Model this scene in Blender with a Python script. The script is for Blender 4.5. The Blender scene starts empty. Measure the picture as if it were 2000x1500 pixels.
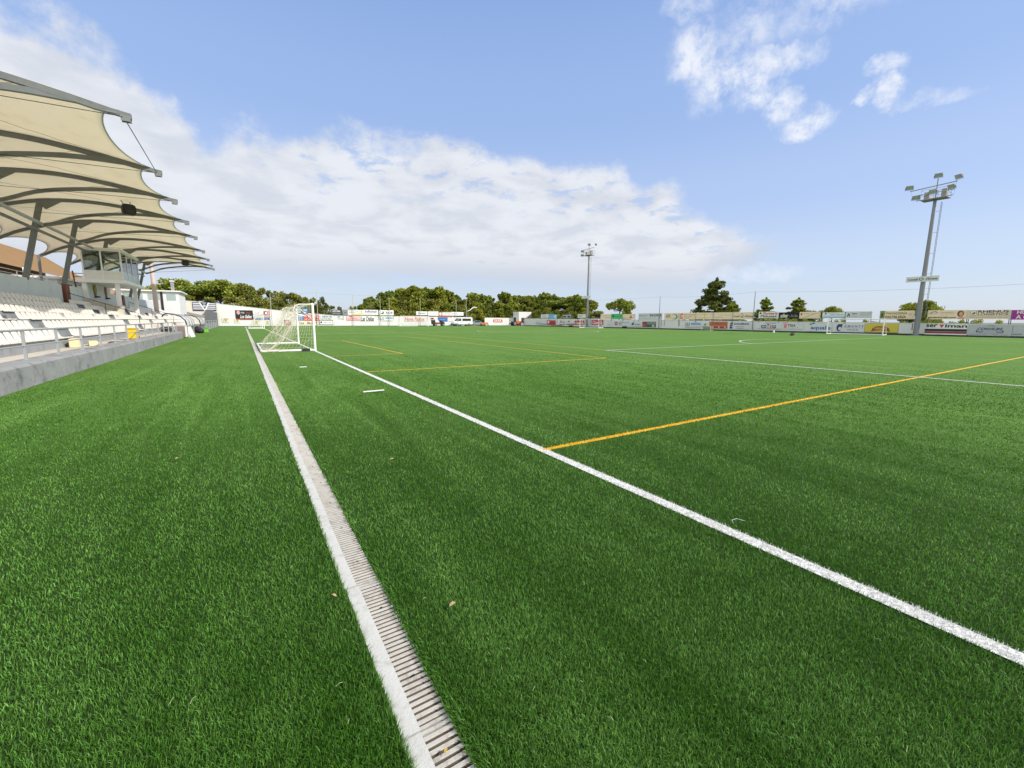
import bpy, bmesh, math, random
import numpy as np
from mathutils import Vector, Matrix
R = math.radians
rnd = random.Random(7)
scn = bpy.context.scene

# ---------------------------------------------------------------- camera
cam_d = bpy.data.cameras.new('camera'); cam = bpy.data.objects.new('camera', cam_d)
scn.collection.objects.link(cam); scn.camera = cam
cam_d.sensor_width = 36.0; cam_d.lens = 830.0/2000*36.0; cam_d.clip_end = 9000; cam_d.clip_start = 0.05
EYE = 1.63
cam.matrix_world = Matrix(((0.84698023, 0.07482296, -0.52633261, 0.0),
                           (-0.53160288, 0.12810923, -0.83724931, 0.0),
                           (0.00478259, 0.98893354, 0.14828209, EYE),
                           (0, 0, 0, 1)))
# ---------------------------------------------------------------- light
SUN_AZ, SUN_EL = 138.0, 38.5        # azimuth clockwise from +Y (down the pitch)
sd = Vector((math.sin(R(SUN_AZ))*math.cos(R(SUN_EL)), math.cos(R(SUN_AZ))*math.cos(R(SUN_EL)), math.sin(R(SUN_EL))))
sun_d = bpy.data.lights.new('sun', 'SUN'); sun = bpy.data.objects.new('sun', sun_d); scn.collection.objects.link(sun)
sun_d.energy = 4.1; sun_d.angle = R(0.53); sun_d.color = (1.0, 0.95, 0.87)
sun.rotation_euler = sd.to_track_quat('Z', 'Y').to_euler()
scn.view_settings.view_transform = 'Standard'; scn.view_settings.look = 'None'
scn.view_settings.gamma = 1.0; scn.view_settings.use_curve_mapping = False
scn.view_settings.exposure = 0.22
scn.cycles.use_denoising = True; scn.cycles.denoising_prefilter = 'ACCURATE'
scn.cycles.max_bounces = 6; scn.cycles.transparent_max_bounces = 6; scn.cycles.transmission_bounces = 4

class NG:
    def __init__(s, nt): s.nt = nt; s.n = nt.nodes; s.l = nt.links
    def node(s, t, **kw):
        nd = s.n.new(t)
        for k, v in kw.items(): setattr(nd, k, v)
        return nd
    def put(s, sock, v):
        if isinstance(v, bpy.types.NodeSocket): s.l.new(v, sock)
        elif v is not None: sock.default_value = v
    def math(s, op, a, b=None, c=None, clamp=False):
        nd = s.node('ShaderNodeMath', operation=op, use_clamp=clamp)
        s.put(nd.inputs[0], a); s.put(nd.inputs[1], b); s.put(nd.inputs[2], c)
        return nd.outputs[0]
    def mix(s, f, a, b):
        nd = s.node('ShaderNodeMix', data_type='RGBA'); s.put(nd.inputs[0], f); s.put(nd.inputs[6], a); s.put(nd.inputs[7], b)
        return nd.outputs[2]
    def smooth(s, v, lo, hi, a=0.0, b=1.0):
        nd = s.node('ShaderNodeMapRange', interpolation_type='SMOOTHSTEP')
        s.put(nd.inputs[0], v); nd.inputs[1].default_value = lo; nd.inputs[2].default_value = hi
        nd.inputs[3].default_value = a; nd.inputs[4].default_value = b
        return nd.outputs[0]
    def noise(s, vec, scale, detail=4, rough=0.55, dist=0.0, dims='3D'):
        nd = s.node('ShaderNodeTexNoise', noise_dimensions=dims)
        if vec is not None: s.put(nd.inputs['Vector'], vec)
        nd.inputs['Scale'].default_value = scale; nd.inputs['Detail'].default_value = detail
        nd.inputs['Roughness'].default_value = rough; nd.inputs['Distortion'].default_value = dist
        return nd.outputs['Fac']

# ---------------------------------------------------------------- sky with clouds, laid out by azimuth and elevation
world = bpy.data.worlds.new('World'); scn.world = world; world.use_nodes = True
g = NG(world.node_tree); g.n.clear()
w_out = g.node('ShaderNodeOutputWorld'); w_bg = g.node('ShaderNodeBackground')
sky = g.node('ShaderNodeTexSky', sky_type='NISHITA')
sky.sun_disc = False; sky.sun_elevation = R(SUN_EL); sky.sun_rotation = R(SUN_AZ); sky.altitude = 50
sky.air_density = 1.0; sky.dust_density = 1.2; sky.ozone_density = 3.0
tc = g.node('ShaderNodeTexCoord'); sep = g.node('ShaderNodeSeparateXYZ'); g.l.new(tc.outputs['Generated'], sep.inputs[0])
X, Y, Z = sep.outputs
AZ = g.math('MULTIPLY', g.math('ARCTAN2', X, Y), 180/math.pi)
EL = g.math('MULTIPLY', g.math('ARCSINE', Z), 180/math.pi)
TOP = [(-40,26),(-15,23.9),(-9.4,23.6),(-7.2,22.0),(-5.2,19.9),(-1.7,19.2),(2.9,20.3),(7.9,20.2),(13.5,21.1),(19.4,21.2),(25.6,21.4),(32,20.4),(38.5,19.0),(44.8,18.0),(49.7,16.0),(55,13.4),(58,11.6),(62,9.0),(66,4.5)]
BOT = [(-40,3.6),(-7,4.0),(7,4.3),(19,5.0),(32,4.6),(45,3.8),(54,3.4),(58,5.5),(66,9.0)]
def curve(pts):
    fac = g.math('DIVIDE', g.math('ADD', AZ, 45.0), 120.0, clamp=True)
    nd = g.node('ShaderNodeValToRGB'); nd.color_ramp.interpolation = 'EASE'
    els = nd.color_ramp.elements
    while len(els) > 1: els.remove(els[-1])
    for i, (a, e) in enumerate(sorted(pts)):
        p = (a+45)/120.0
        el = els[0] if i == 0 else els.new(p)
        el.position = p; v = e/40.0; el.color = (v, v, v, 1)
    g.put(nd.inputs[0], fac)
    return g.math('MULTIPLY', nd.outputs[0], 40.0)
cz = g.math('MAXIMUM', Z, 0.03)
flat = g.node('ShaderNodeCombineXYZ')
cz2 = g.math('ADD', cz, 0.16)
g.put(flat.inputs[0], g.math('DIVIDE', X, cz2)); g.put(flat.inputs[1], g.math('DIVIDE', Y, cz2))
FL = flat.outputs[0]; DIR = tc.outputs['Generated']
n_big = g.noise(FL, 2.6, 9, 0.60, 0.4); n_mid = g.noise(FL, 6.5, 7, 0.62, 0.3); n_edge = g.noise(DIR, 10.0, 10, 0.66, 0.0)
nb = g.math('SUBTRACT', n_big, 0.5); ne = g.math('SUBTRACT', n_edge, 0.5); nm = g.math('SUBTRACT', n_mid, 0.5)
d_top = g.math('SUBTRACT', curve(TOP), EL)
d_bot = g.math('SUBTRACT', EL, curve(BOT))
dt = g.math('ADD', d_top, g.math('ADD', g.math('MULTIPLY', nb, 5.0), g.math('MULTIPLY', ne, 8.0)))
db = g.math('ADD', d_bot, g.math('MULTIPLY', nb, 4.0))
bank = g.math('MULTIPLY', g.smooth(dt, -0.9, 2.0), g.smooth(db, -1.2, 2.4))
gap = g.math('SUBTRACT', 1.0, g.math('MULTIPLY', g.math('MULTIPLY', g.smooth(nm, 0.02, 0.16), g.smooth(d_top, 8.5, 3.0)), g.smooth(AZ, 0.0, 8.0)))
bank = g.math('MULTIPLY', bank, g.math('ADD', g.math('MULTIPLY', gap, 0.75), 0.25))
bank = g.math('MULTIPLY', bank, 0.93)
# small broken clouds: (azimuth, elevation, half width, half height, strength)
BL = [(53.2,28.0,3.2,2.4,0.9),(57.0,25.0,3.6,2.5,1.0),(60.0,23.8,2.4,1.9,.95),(58.5,28.6,3.0,2.6,.62),(62.0,25.8,3.6,1.2,.8),(62.2,21.3,1.7,1.5,.95),(64.6,19.8,2.5,1.2,1.0),
      (70.9,23.0,1.7,.95,.85),(69.3,20.6,1.0,.7,.8),(71.2,20.9,1.1,1.2,1.0),(52.0,31.6,3.0,1.3,.6),(66,28.6,5,1.6,.55),(73.8,19.8,2.0,.6,.5),(76,19.2,2,.6,.45),(60.5,5.5,6,1.0,.45)]
acc = None
wob1 = g.math('MULTIPLY', ne, 5.0); wob2 = g.math('MULTIPLY', g.math('SUBTRACT', g.noise(DIR, 12.0, 9, .66), .5), 5.0)
AZw = g.math('ADD', AZ, wob1); ELw = g.math('ADD', EL, wob2)
for a, e, wx, wy, st in BL:
    dx = g.math('DIVIDE', g.math('SUBTRACT', AZw, a), wx); dy = g.math('DIVIDE', g.math('SUBTRACT', ELw, e), wy)
    r2 = g.math('ADD', g.math('MULTIPLY', dx, dx), g.math('MULTIPLY', dy, dy))
    m = g.math('MULTIPLY', g.smooth(r2, 1.7, 0.0), st)
    acc = m if acc is None else g.math('MAXIMUM', acc, m)
wisp = g.math('MULTIPLY', acc, g.smooth(g.noise(DIR, 21.0, 9, .66, .15), 0.30, 0.66))
shade = g.math('ADD', g.smooth(g.noise(FL, 3.2, 6, .55, .3), 0.38, 0.66), g.math('MULTIPLY', nm, 0.5), clamp=True)
low = g.smooth(d_bot, 5.0, 0.0)
dark_f = g.math('MAXIMUM', g.math('MULTIPLY', shade, 0.5), g.math('MULTIPLY', low, 0.75))
c_bank = g.mix(dark_f, (6.9, 7.1, 7.5, 1), (4.55, 4.9, 5.6, 1))
# thin high haze lifts the clear blue, more so low down
hz = g.node('ShaderNodeValToRGB'); hz.color_ramp.interpolation = 'EASE'; els = hz.color_ramp.elements
els[0].position = 0.02; els[0].color = (.50, .585, .70, 1); els[1].position = .95; els[1].color = (.215, .345, .66, 1)
for p, c in ((.16, (.46,.56,.74,1)), (.36, (.37,.49,.75,1)), (.60, (.285,.42,.72,1))):
    e_ = els.new(p); e_.color = c
g.put(hz.inputs[0], g.math('DIVIDE', EL, 40.0, clamp=True))
sc_ = g.node('ShaderNodeMix', data_type='RGBA', blend_type='MULTIPLY'); sc_.inputs[0].default_value = 1.0
g.put(sc_.inputs[6], hz.outputs[0]); sc_.inputs[7].default_value = (11.9, 11.6, 11.4, 1)
col = g.mix(0.72, sky.outputs[0], sc_.outputs[2])
col = g.mix(bank, col, c_bank)
col = g.mix(wisp, col, (7.6, 7.8, 8.3, 1))
dv = g.node('ShaderNodeVectorMath', operation='DOT_PRODUCT'); g.l.new(DIR, dv.inputs[0]); dv.inputs[1].default_value = (.53, .84, .0)
fill_veil = g.math('MULTIPLY', g.smooth(dv.outputs['Value'], .42, .05), g.smooth(g.noise(FL, 1.6, 5, .6), .30, .55, .55, .95))  # unseen bright cloud behind and above the view, added to fill the shade
fill_veil = g.math('MULTIPLY', fill_veil, g.smooth(EL, -1.0, 8.0))
col = g.mix(fill_veil, col, (10.5, 10.7, 11.2, 1))
g.put(w_bg.inputs[0], col); w_bg.inputs[1].default_value = 0.105
g.l.new(w_bg.outputs[0], w_out.inputs[0])

# ---------------------------------------------------------------- materials
MATS = {}
def newmat(name):
    m = bpy.data.materials.new(name); m.use_nodes = True; q = NG(m.node_tree); q.n.clear()
    q.out = q.node('ShaderNodeOutputMaterial'); q.b = q.node('ShaderNodeBsdfPrincipled'); q.l.new(q.b.outputs[0], q.out.inputs[0])
    return m, q
def mat(name, col, rough=0.6, metal=0.0, var=0.12, scale=3.0, bump=0.0, bscale=40.0, dirt=None, dirt_amt=0.0, spec=None):
    """plain material with noise variation, optional stains and fine bump"""
    if name in MATS: return MATS[name]
    m, q = newmat(name); tcn = q.node('ShaderNodeTexCoord').outputs['Object']
    c = (*col, 1.0)
    n = q.noise(tcn, scale, 6, .6)
    c1 = tuple(x*(1-var) for x in col) + (1,); c2 = tuple(min(1, x*(1+var)) for x in col) + (1,)
    colr = q.mix(n, c1, c2)
    if dirt is not None:
        dn = q.smooth(q.noise(tcn, scale*1.7, 9, .68, .4), .48, .72, 0, dirt_amt)
        colr = q.mix(dn, colr, (*dirt, 1))
    q.put(q.b.inputs['Base Color'], colr); q.b.inputs['Roughness'].default_value = rough; q.b.inputs['Metallic'].default_value = metal
    if spec is not None: q.b.inputs['Specular IOR Level'].default_value = spec
    if bump > 0:
        bn = q.node('ShaderNodeBump'); bn.inputs['Strength'].default_value = bump; bn.inputs['Distance'].default_value = 0.02
        q.put(bn.inputs['Height'], q.noise(tcn, bscale, 8, .65)); q.l.new(bn.outputs[0], q.b.inputs['Normal'])
    MATS[name] = m; return m
PAL = dict(white=(.70,.70,.68), black=(.015,.015,.017), navy=(.02,.035,.10), blue=(.03,.13,.36), sky=(.22,.50,.68), lightblue=(.42,.56,.70), cream=(.72,.64,.50), pale=(.60,.61,.62), pale2=(.5,.53,.53),
    palegrey=(.42,.44,.45), silver=(.45,.46,.48), grey=(.22,.23,.25), lightgrey=(.5,.5,.5), dark=(.05,.05,.06), slate=(.05,.08,.13), olive=(.25,.24,.10), olive2=(.34,.33,.24), red=(.52,.05,.05), darkred=(.27,.035,.04), cokered=(.45,.03,.05), salmon=(.60,.22,.22), pink=(.58,.32,.30), palepink=(.68,.45,.45),
    brown=(.10,.055,.03), brick=(.34,.09,.06), yellow=(.70,.52,.08), mustard=(.56,.47,.06), rust=(.46,.15,.06), green=(.12,.50,.22), darkgreen=(.04,.12,.05), gold=(.50,.35,.10), orange=(.75,.30,.06), teal=(.02,.25,.28), purple=(.20,.07,.30), magenta=(.40,.05,.30), skin=(.62,.33,.22))
def pal(k): return mat('print_'+k, PAL[k], 0.55, var=.07, scale=1.3)

# ---------------------------------------------------------------- mesh helpers
class MB:
    def __init__(s): s.v = []; s.f = []; s.m = []
    def add(s, vs, fs, mi=0):
        o = len(s.v); s.v += [tuple(v) for v in vs]; s.f += [tuple(i+o for i in f) for f in fs]; s.m += [mi]*len(fs); return s
    def box(s, x0, x1, y0, y1, z0, z1, mi=0):
        return s.add([(x0,y0,z0),(x1,y0,z0),(x1,y1,z0),(x0,y1,z0),(x0,y0,z1),(x1,y0,z1),(x1,y1,z1),(x0,y1,z1)],
                     [(0,3,2,1),(4,5,6,7),(0,1,5,4),(1,2,6,5),(2,3,7,6),(3,0,4,7)], mi)
    def obox(s, c, ax, ay, az, mi=0):
        """oriented box: centre and three half vectors"""
        c = Vector(c); ax, ay, az = Vector(ax), Vector(ay), Vector(az); vs = []
        for k in (-1, 1):
            for i, j in ((-1,-1),(1,-1),(1,1),(-1,1)): vs.append(c+ax*i+ay*j+az*k)
        return s.add(vs, [(0,3,2,1),(4,5,6,7),(0,1,5,4),(1,2,6,5),(2,3,7,6),(3,0,4,7)], mi)
    def beam(s, p, q, w, h, mi=0, up=(0,0,1)):
        p, q = Vector(p), Vector(q); d = q-p
        if d.length < 1e-6: return s
        u = Vector(up); sx = d.cross(u)
        if sx.length < 1e-4: sx = d.cross(Vector((1,0,0)))
        sx.normalize(); sz = sx.cross(d).normalized()
        return s.obox((p+q)/2, d/2, sx*w/2, sz*h/2, mi)
    def tube(s, pts, r, n=8, mi=0, cap=True):
        pts = [Vector(p) for p in pts]; rr = r if isinstance(r, (list, tuple)) else [r]*len(pts); vs = []; fs = []
        d0 = (pts[1]-pts[0]).normalized(); a = d0.orthogonal().normalized()
        for i, p in enumerate(pts):
            d = (pts[min(i+1, len(pts)-1)]-pts[max(i-1, 0)]).normalized()
            a = (a-d*a.dot(d)).normalized(); b = d.cross(a)
            for k in range(n):
                t = 2*math.pi*k/n; vs.append(p+(a*math.cos(t)+b*math.sin(t))*rr[i])
        for i in range(len(pts)-1):
            for k in range(n): fs.append((i*n+k, i*n+(k+1)%n, (i+1)*n+(k+1)%n, (i+1)*n+k))
        if cap: fs.append(tuple(range(n-1, -1, -1))); fs.append(tuple(range((len(pts)-1)*n, len(pts)*n)))
        return s.add(vs, fs, mi)
    def prism(s, poly, axis, a0, a1, mi=0):
        """extrude a 2D polygon along an axis ('x': poly is (y,z), 'y': (x,z), 'z': (x,y))"""
        def P(p, a): return {'x': (a, p[0], p[1]), 'y': (p[0], a, p[1]), 'z': (p[0], p[1], a)}[axis]
        n = len(poly); vs = [P(p, a0) for p in poly]+[P(p, a1) for p in poly]
        fs = [tuple(range(n-1, -1, -1)), tuple(range(n, 2*n))]+[(i, (i+1)%n, n+(i+1)%n, n+i) for i in range(n)]
        return s.add(vs, fs, mi)
    def ball(s, c, r, nu=12, nv=8, mi=0):
        r = r if isinstance(r, (list, tuple)) else (r, r, r); vs = []; fs = []
        for j in range(nv+1):
            t = math.pi*j/nv
            for i in range(nu):
                p = 2*math.pi*i/nu; vs.append((c[0]+r[0]*math.sin(t)*math.cos(p), c[1]+r[1]*math.sin(t)*math.sin(p), c[2]+r[2]*math.cos(t)))
        for j in range(nv):
            for i in range(nu): fs.append((j*nu+i, (j+1)*nu+i, (j+1)*nu+(i+1)%nu, j*nu+(i+1)%nu))
        return s.add(vs, fs, mi)
    def mesh(s, name, mats, smooth=False, bevel=0):
        me = bpy.data.meshes.new(name); me.from_pydata(s.v, [], s.f)
        for m in (mats if isinstance(mats, (list, tuple)) else [mats]): me.materials.append(m)
        me.polygons.foreach_set('material_index', s.m)
        if smooth: me.polygons.foreach_set('use_smooth', [True]*len(s.f))
        bm = bmesh.new(); bm.from_mesh(me); bmesh.ops.remove_doubles(bm, verts=bm.verts, dist=1e-6) if smooth else None
        bmesh.ops.recalc_face_normals(bm, faces=bm.faces)
        if bevel: bmesh.ops.bevel(bm, geom=[e for e in bm.edges if e.is_manifold and e.calc_face_angle(0) > .6], offset=bevel, segments=2, affect='EDGES', clamp_overlap=True)
        bm.to_mesh(me); bm.free(); me.update()
        return me
    def build(s, name, mats, parent=None, loc=(0,0,0), rz=0, smooth=False, bevel=0):
        o = bpy.data.objects.new(name, s.mesh(name, mats, smooth, bevel)); scn.collection.objects.link(o)
        o.parent = parent; o.location = loc; o.rotation_euler.z = rz
        return o
def tag(o, label=None, cat=None, group=None, kind=None):
    if label: o['label'] = label
    if cat: o['category'] = cat
    if group: o['group'] = group
    if kind: o['kind'] = kind
    return o
def thing(name, label, cat, loc=(0,0,0), rz=0, group=None):
    o = bpy.data.objects.new(name, None); o.empty_display_size = .1; scn.collection.objects.link(o)
    o.location = loc; o.rotation_euler.z = rz
    return tag(o, label, cat, group)
def copy_tree(o, parent=None, **kw):
    c = o.copy(); scn.collection.objects.link(c); c.parent = parent
    for ch in list(o.children): copy_tree(ch, c)
    return c
def dup(o, label, loc=None, rz=None, scale=None):
    c = copy_tree(o); c['label'] = label
    if loc is not None: c.location = loc
    if rz is not None: c.rotation_euler.z = rz
    if scale is not None: c.scale = scale
    return c
_tc = {}
def text_geo(t):
    """flat triangles of a string, normalised to a unit box"""
    if t in _tc: return _tc[t]
    cu = bpy.data.curves.new('lettering', 'FONT'); cu.body = t; cu.resolution_u = 3; cu.offset = .028
    o = bpy.data.objects.new('lettering', cu); scn.collection.objects.link(o)
    dg = bpy.context.evaluated_depsgraph_get(); me = bpy.data.meshes.new_from_object(o.evaluated_get(dg))
    v = [tuple(x.co) for x in me.vertices]; f = [tuple(p.vertices) for p in me.polygons]
    bpy.data.objects.remove(o); bpy.data.meshes.remove(me); bpy.data.curves.remove(cu)
    x0 = min(p[0] for p in v); x1 = max(p[0] for p in v); y0 = min(p[1] for p in v); y1 = max(p[1] for p in v)
    v = [((p[0]-x0)/(x1-x0), (p[1]-y0)/(y1-y0)) for p in v]
    _tc[t] = (v, f); return _tc[t]
ORD = ['first','second','third','fourth','fifth','sixth','seventh','eighth','ninth','tenth','eleventh','twelfth','thirteenth','fourteenth','fifteenth','sixteenth','seventeenth','eighteenth','nineteenth','twentieth']
def ordinal(n):
    if n <= 20: return ORD[n-1]
    tens = {2:'twenty',3:'thirty',4:'forty',5:'fifty'}[n//10]
    return (tens if n % 10 else tens[:-1]+'ieth') if n % 10 == 0 else tens+'-'+ORD[n % 10-1]

# ================================================================ GROUND
def sheet(name, pts, z, m, kind='structure'):
    o = MB().add([(x, y, z) for x, y in pts], [tuple(range(len(pts)))]).build(name, m)
    o['kind'] = kind; return o
# far ground, earthy
m_earth = mat('earth', (.16,.13,.08), .95, var=.3, scale=.3, dirt=(.06,.09,.03), dirt_amt=.8)
sheet('ground', [(-4000,-4000),(4000,-4000),(4000,4000),(-4000,4000)], -0.03, m_earth)
WHITE_L, YELLOW_L = (.74,.74,.71), (.84,.50,.02)
# pitch lines in metres: (x0,y0,x1,y1,width,colour)
TV, OV = 3.10, 67.3
LINES = [(TV,-1.4,TV,106,.12,'w'),(OV,-1.4,OV,106,.12,'w'),(TV,-1.4,OV,-1.4,.12,'w'),(TV,106,OV,106,.11,'w'),(TV,53.2,OV,53.2,.11,'w'),
 (17.0,-1.4,17.0,17.24,.11,'w'),(57.2,-1.4,57.2,17.24,.11,'w'),(17.0,17.24,57.2,17.24,.11,'w'),(17.0,106,17.0,89.4,.11,'w'),(57.2,106,57.2,89.4,.11,'w'),(17.0,89.4,57.2,89.4,.11,'w'),
 (TV,4.2,OV,4.2,.085,'y'),(TV,51.6,OV,51.6,.08,'y'),(TV,13.62,13.45,13.62,.08,'y'),(TV,42.1,13.45,42.1,.08,'y'),(13.45,13.62,13.45,42.1,.08,'y'),
 (TV,20.3,6.47,20.3,.08,'y'),(TV,35.3,6.47,35.3,.08,'y'),(6.47,20.3,6.47,35.3,.08,'y'),(17.0,17.3,17.0,51.6,.08,'y'),
 (TV,102.4,OV,102.4,.08,'y'),(TV,54.9,OV,54.9,.08,'y'),(TV,64.3,13.45,64.3,.08,'y'),(TV,92.8,13.45,92.8,.08,'y'),(13.45,64.3,13.45,92.8,.08,'y'),(17.0,54.9,17.0,89.4,.08,'y')]
ARCS = [(38.0,53.2,9.15,0,360),(39.2,11.9,9.15,36,144),(38.4,94.7,9.15,216,324)]
def turf_col(q, pos, fine=True):
    """green of the turf with soft streaks and patches (sheen of the brushed pile, painted as lighter and darker green)"""
    mp = q.node('ShaderNodeMapping'); mp.inputs['Rotation'].default_value = (0, 0, R(-9)); mp.inputs['Scale'].default_value = (1.0, .16, 1.0); q.l.new(pos, mp.inputs[0])
    n1 = q.noise(mp.outputs[0], 1.5, 5, .6, .6); n2 = q.noise(pos, .16, 4, .5); n3 = q.noise(pos, 55.0, 4, .7); n4 = q.noise(pos, 2.6, 6, .65, .5)
    f = q.smooth(q.math('ADD', q.math('ADD', q.math('MULTIPLY', n1, .5), q.math('MULTIPLY', n2, .2)), q.math('MULTIPLY', n4, .3)), .37, .66)
    m2 = q.node('ShaderNodeMapping'); m2.inputs['Rotation'].default_value = (0, 0, R(-11)); m2.inputs['Scale'].default_value = (1.0, .045, 1.0); q.l.new(pos, m2.inputs[0])
    n5 = q.noise(m2.outputs[0], 3.4, 4, .55, .25)      # sheen of narrow strips left by the brush, painted in as lighter green
    f = q.math('ADD', q.math('MULTIPLY', f, .72), q.math('MULTIPLY', q.smooth(n5, .50, .68), q.smooth(n2, .38, .58, .12, .55)), clamp=True)
    if fine is False: return q.mix(f, (.056,.165,.013,1), (.165,.345,.066,1))
    c = q.mix(f, (.070,.162,.015,1), (.125,.232,.040,1))
    c = q.mix(q.smooth(n3, .30, .72), q.mix(.30, c, (.02,.06,.006,1)), q.mix(.22, c, (.24,.36,.12,1)))
    return c
m_turf, q = newmat('turf_sheet')
geo = q.node('ShaderNodeNewGeometry')
rad = q.node('ShaderNodeVectorMath', operation='LENGTH'); q.l.new(geo.outputs['Position'], rad.inputs[0])
infill = q.mix(q.noise(geo.outputs['Position'], 120.0, 3, .7), (.014,.034,.006,1), (.036,.080,.014,1))   # dark rubber and sand infill between the fibres
q.put(q.b.inputs['Base Color'], q.mix(q.smooth(rad.outputs['Value'], 3.0, 11.5), infill, turf_col(q, geo.outputs['Position']))); q.b.inputs['Roughness'].default_value = .85; q.b.inputs['Specular IOR Level'].default_value = .12
bn = q.node('ShaderNodeBump'); bn.inputs['Strength'].default_value = .9; bn.inputs['Distance'].default_value = .03
q.put(bn.inputs['Height'], q.noise(geo.outputs['Position'], 38.0, 5, .75)); q.l.new(bn.outputs[0], q.b.inputs['Normal'])
DR0, DR1 = .405, .610     # drain, left and right edge
o = MB().add([(-4.45,-12,0),(DR0,-12,0),(DR0,111.9,0),(-4.45,111.9,0)], [(0,1,2,3)]).add([(DR1,-12,0),(71.4,-12,0),(71.4,111.9,0),(DR1,111.9,0)], [(0,1,2,3)]).build('turf', m_turf); o['kind'] = 'structure'
def line_mat(name, c):
    m, q = newmat(name); p = q.node('ShaderNodeNewGeometry').outputs['Position']
    q.put(q.b.inputs['Base Color'], q.mix(q.smooth(q.noise(p, 45, 4, .7), .3, .7), (c[0]*.5, c[1]*.5, c[2]*.48, 1), (*c, 1)))
    q.b.inputs['Roughness'].default_value = .85; return m
ml = {'w': line_mat('white_turf', WHITE_L), 'y': line_mat('yellow_turf', YELLOW_L)}
for key, nm, z in (('w', 'white_line_marking', .008), ('y', 'yellow_line_marking', .004)):
    b = MB()
    for i, (x0, y0, x1, y1, w, c) in enumerate(l for l in LINES if l[5] == key):
        h = w/2; zz = z+.0004*(i % 9)
        if x0 == x1: b.add([(x0-h,y0-h,zz),(x0+h,y0-h,zz),(x0+h,y1+h,zz),(x0-h,y1+h,zz)], [(0,1,2,3)])
        else: b.add([(x0-h,y0-h,zz),(x1+h,y0-h,zz),(x1+h,y0+h,zz),(x0-h,y0+h,zz)], [(0,1,2,3)])
    if key == 'w':
        for k, (cx, cy, r, a0, a1) in enumerate(ARCS):
            n = 72; vs = []; zz = z+.004+.0005*k
            for i in range(n+1):
                a = R(a0+(a1-a0)*i/n); vs += [(cx+(r-.055)*math.cos(a), cy+(r-.055)*math.sin(a), zz), (cx+(r+.055)*math.cos(a), cy+(r+.055)*math.sin(a), zz)]
            b.add(vs, [(2*i, 2*i+2, 2*i+3, 2*i+1) for i in range(n)])
    b.build(nm, ml[key])['kind'] = 'structure'

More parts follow.
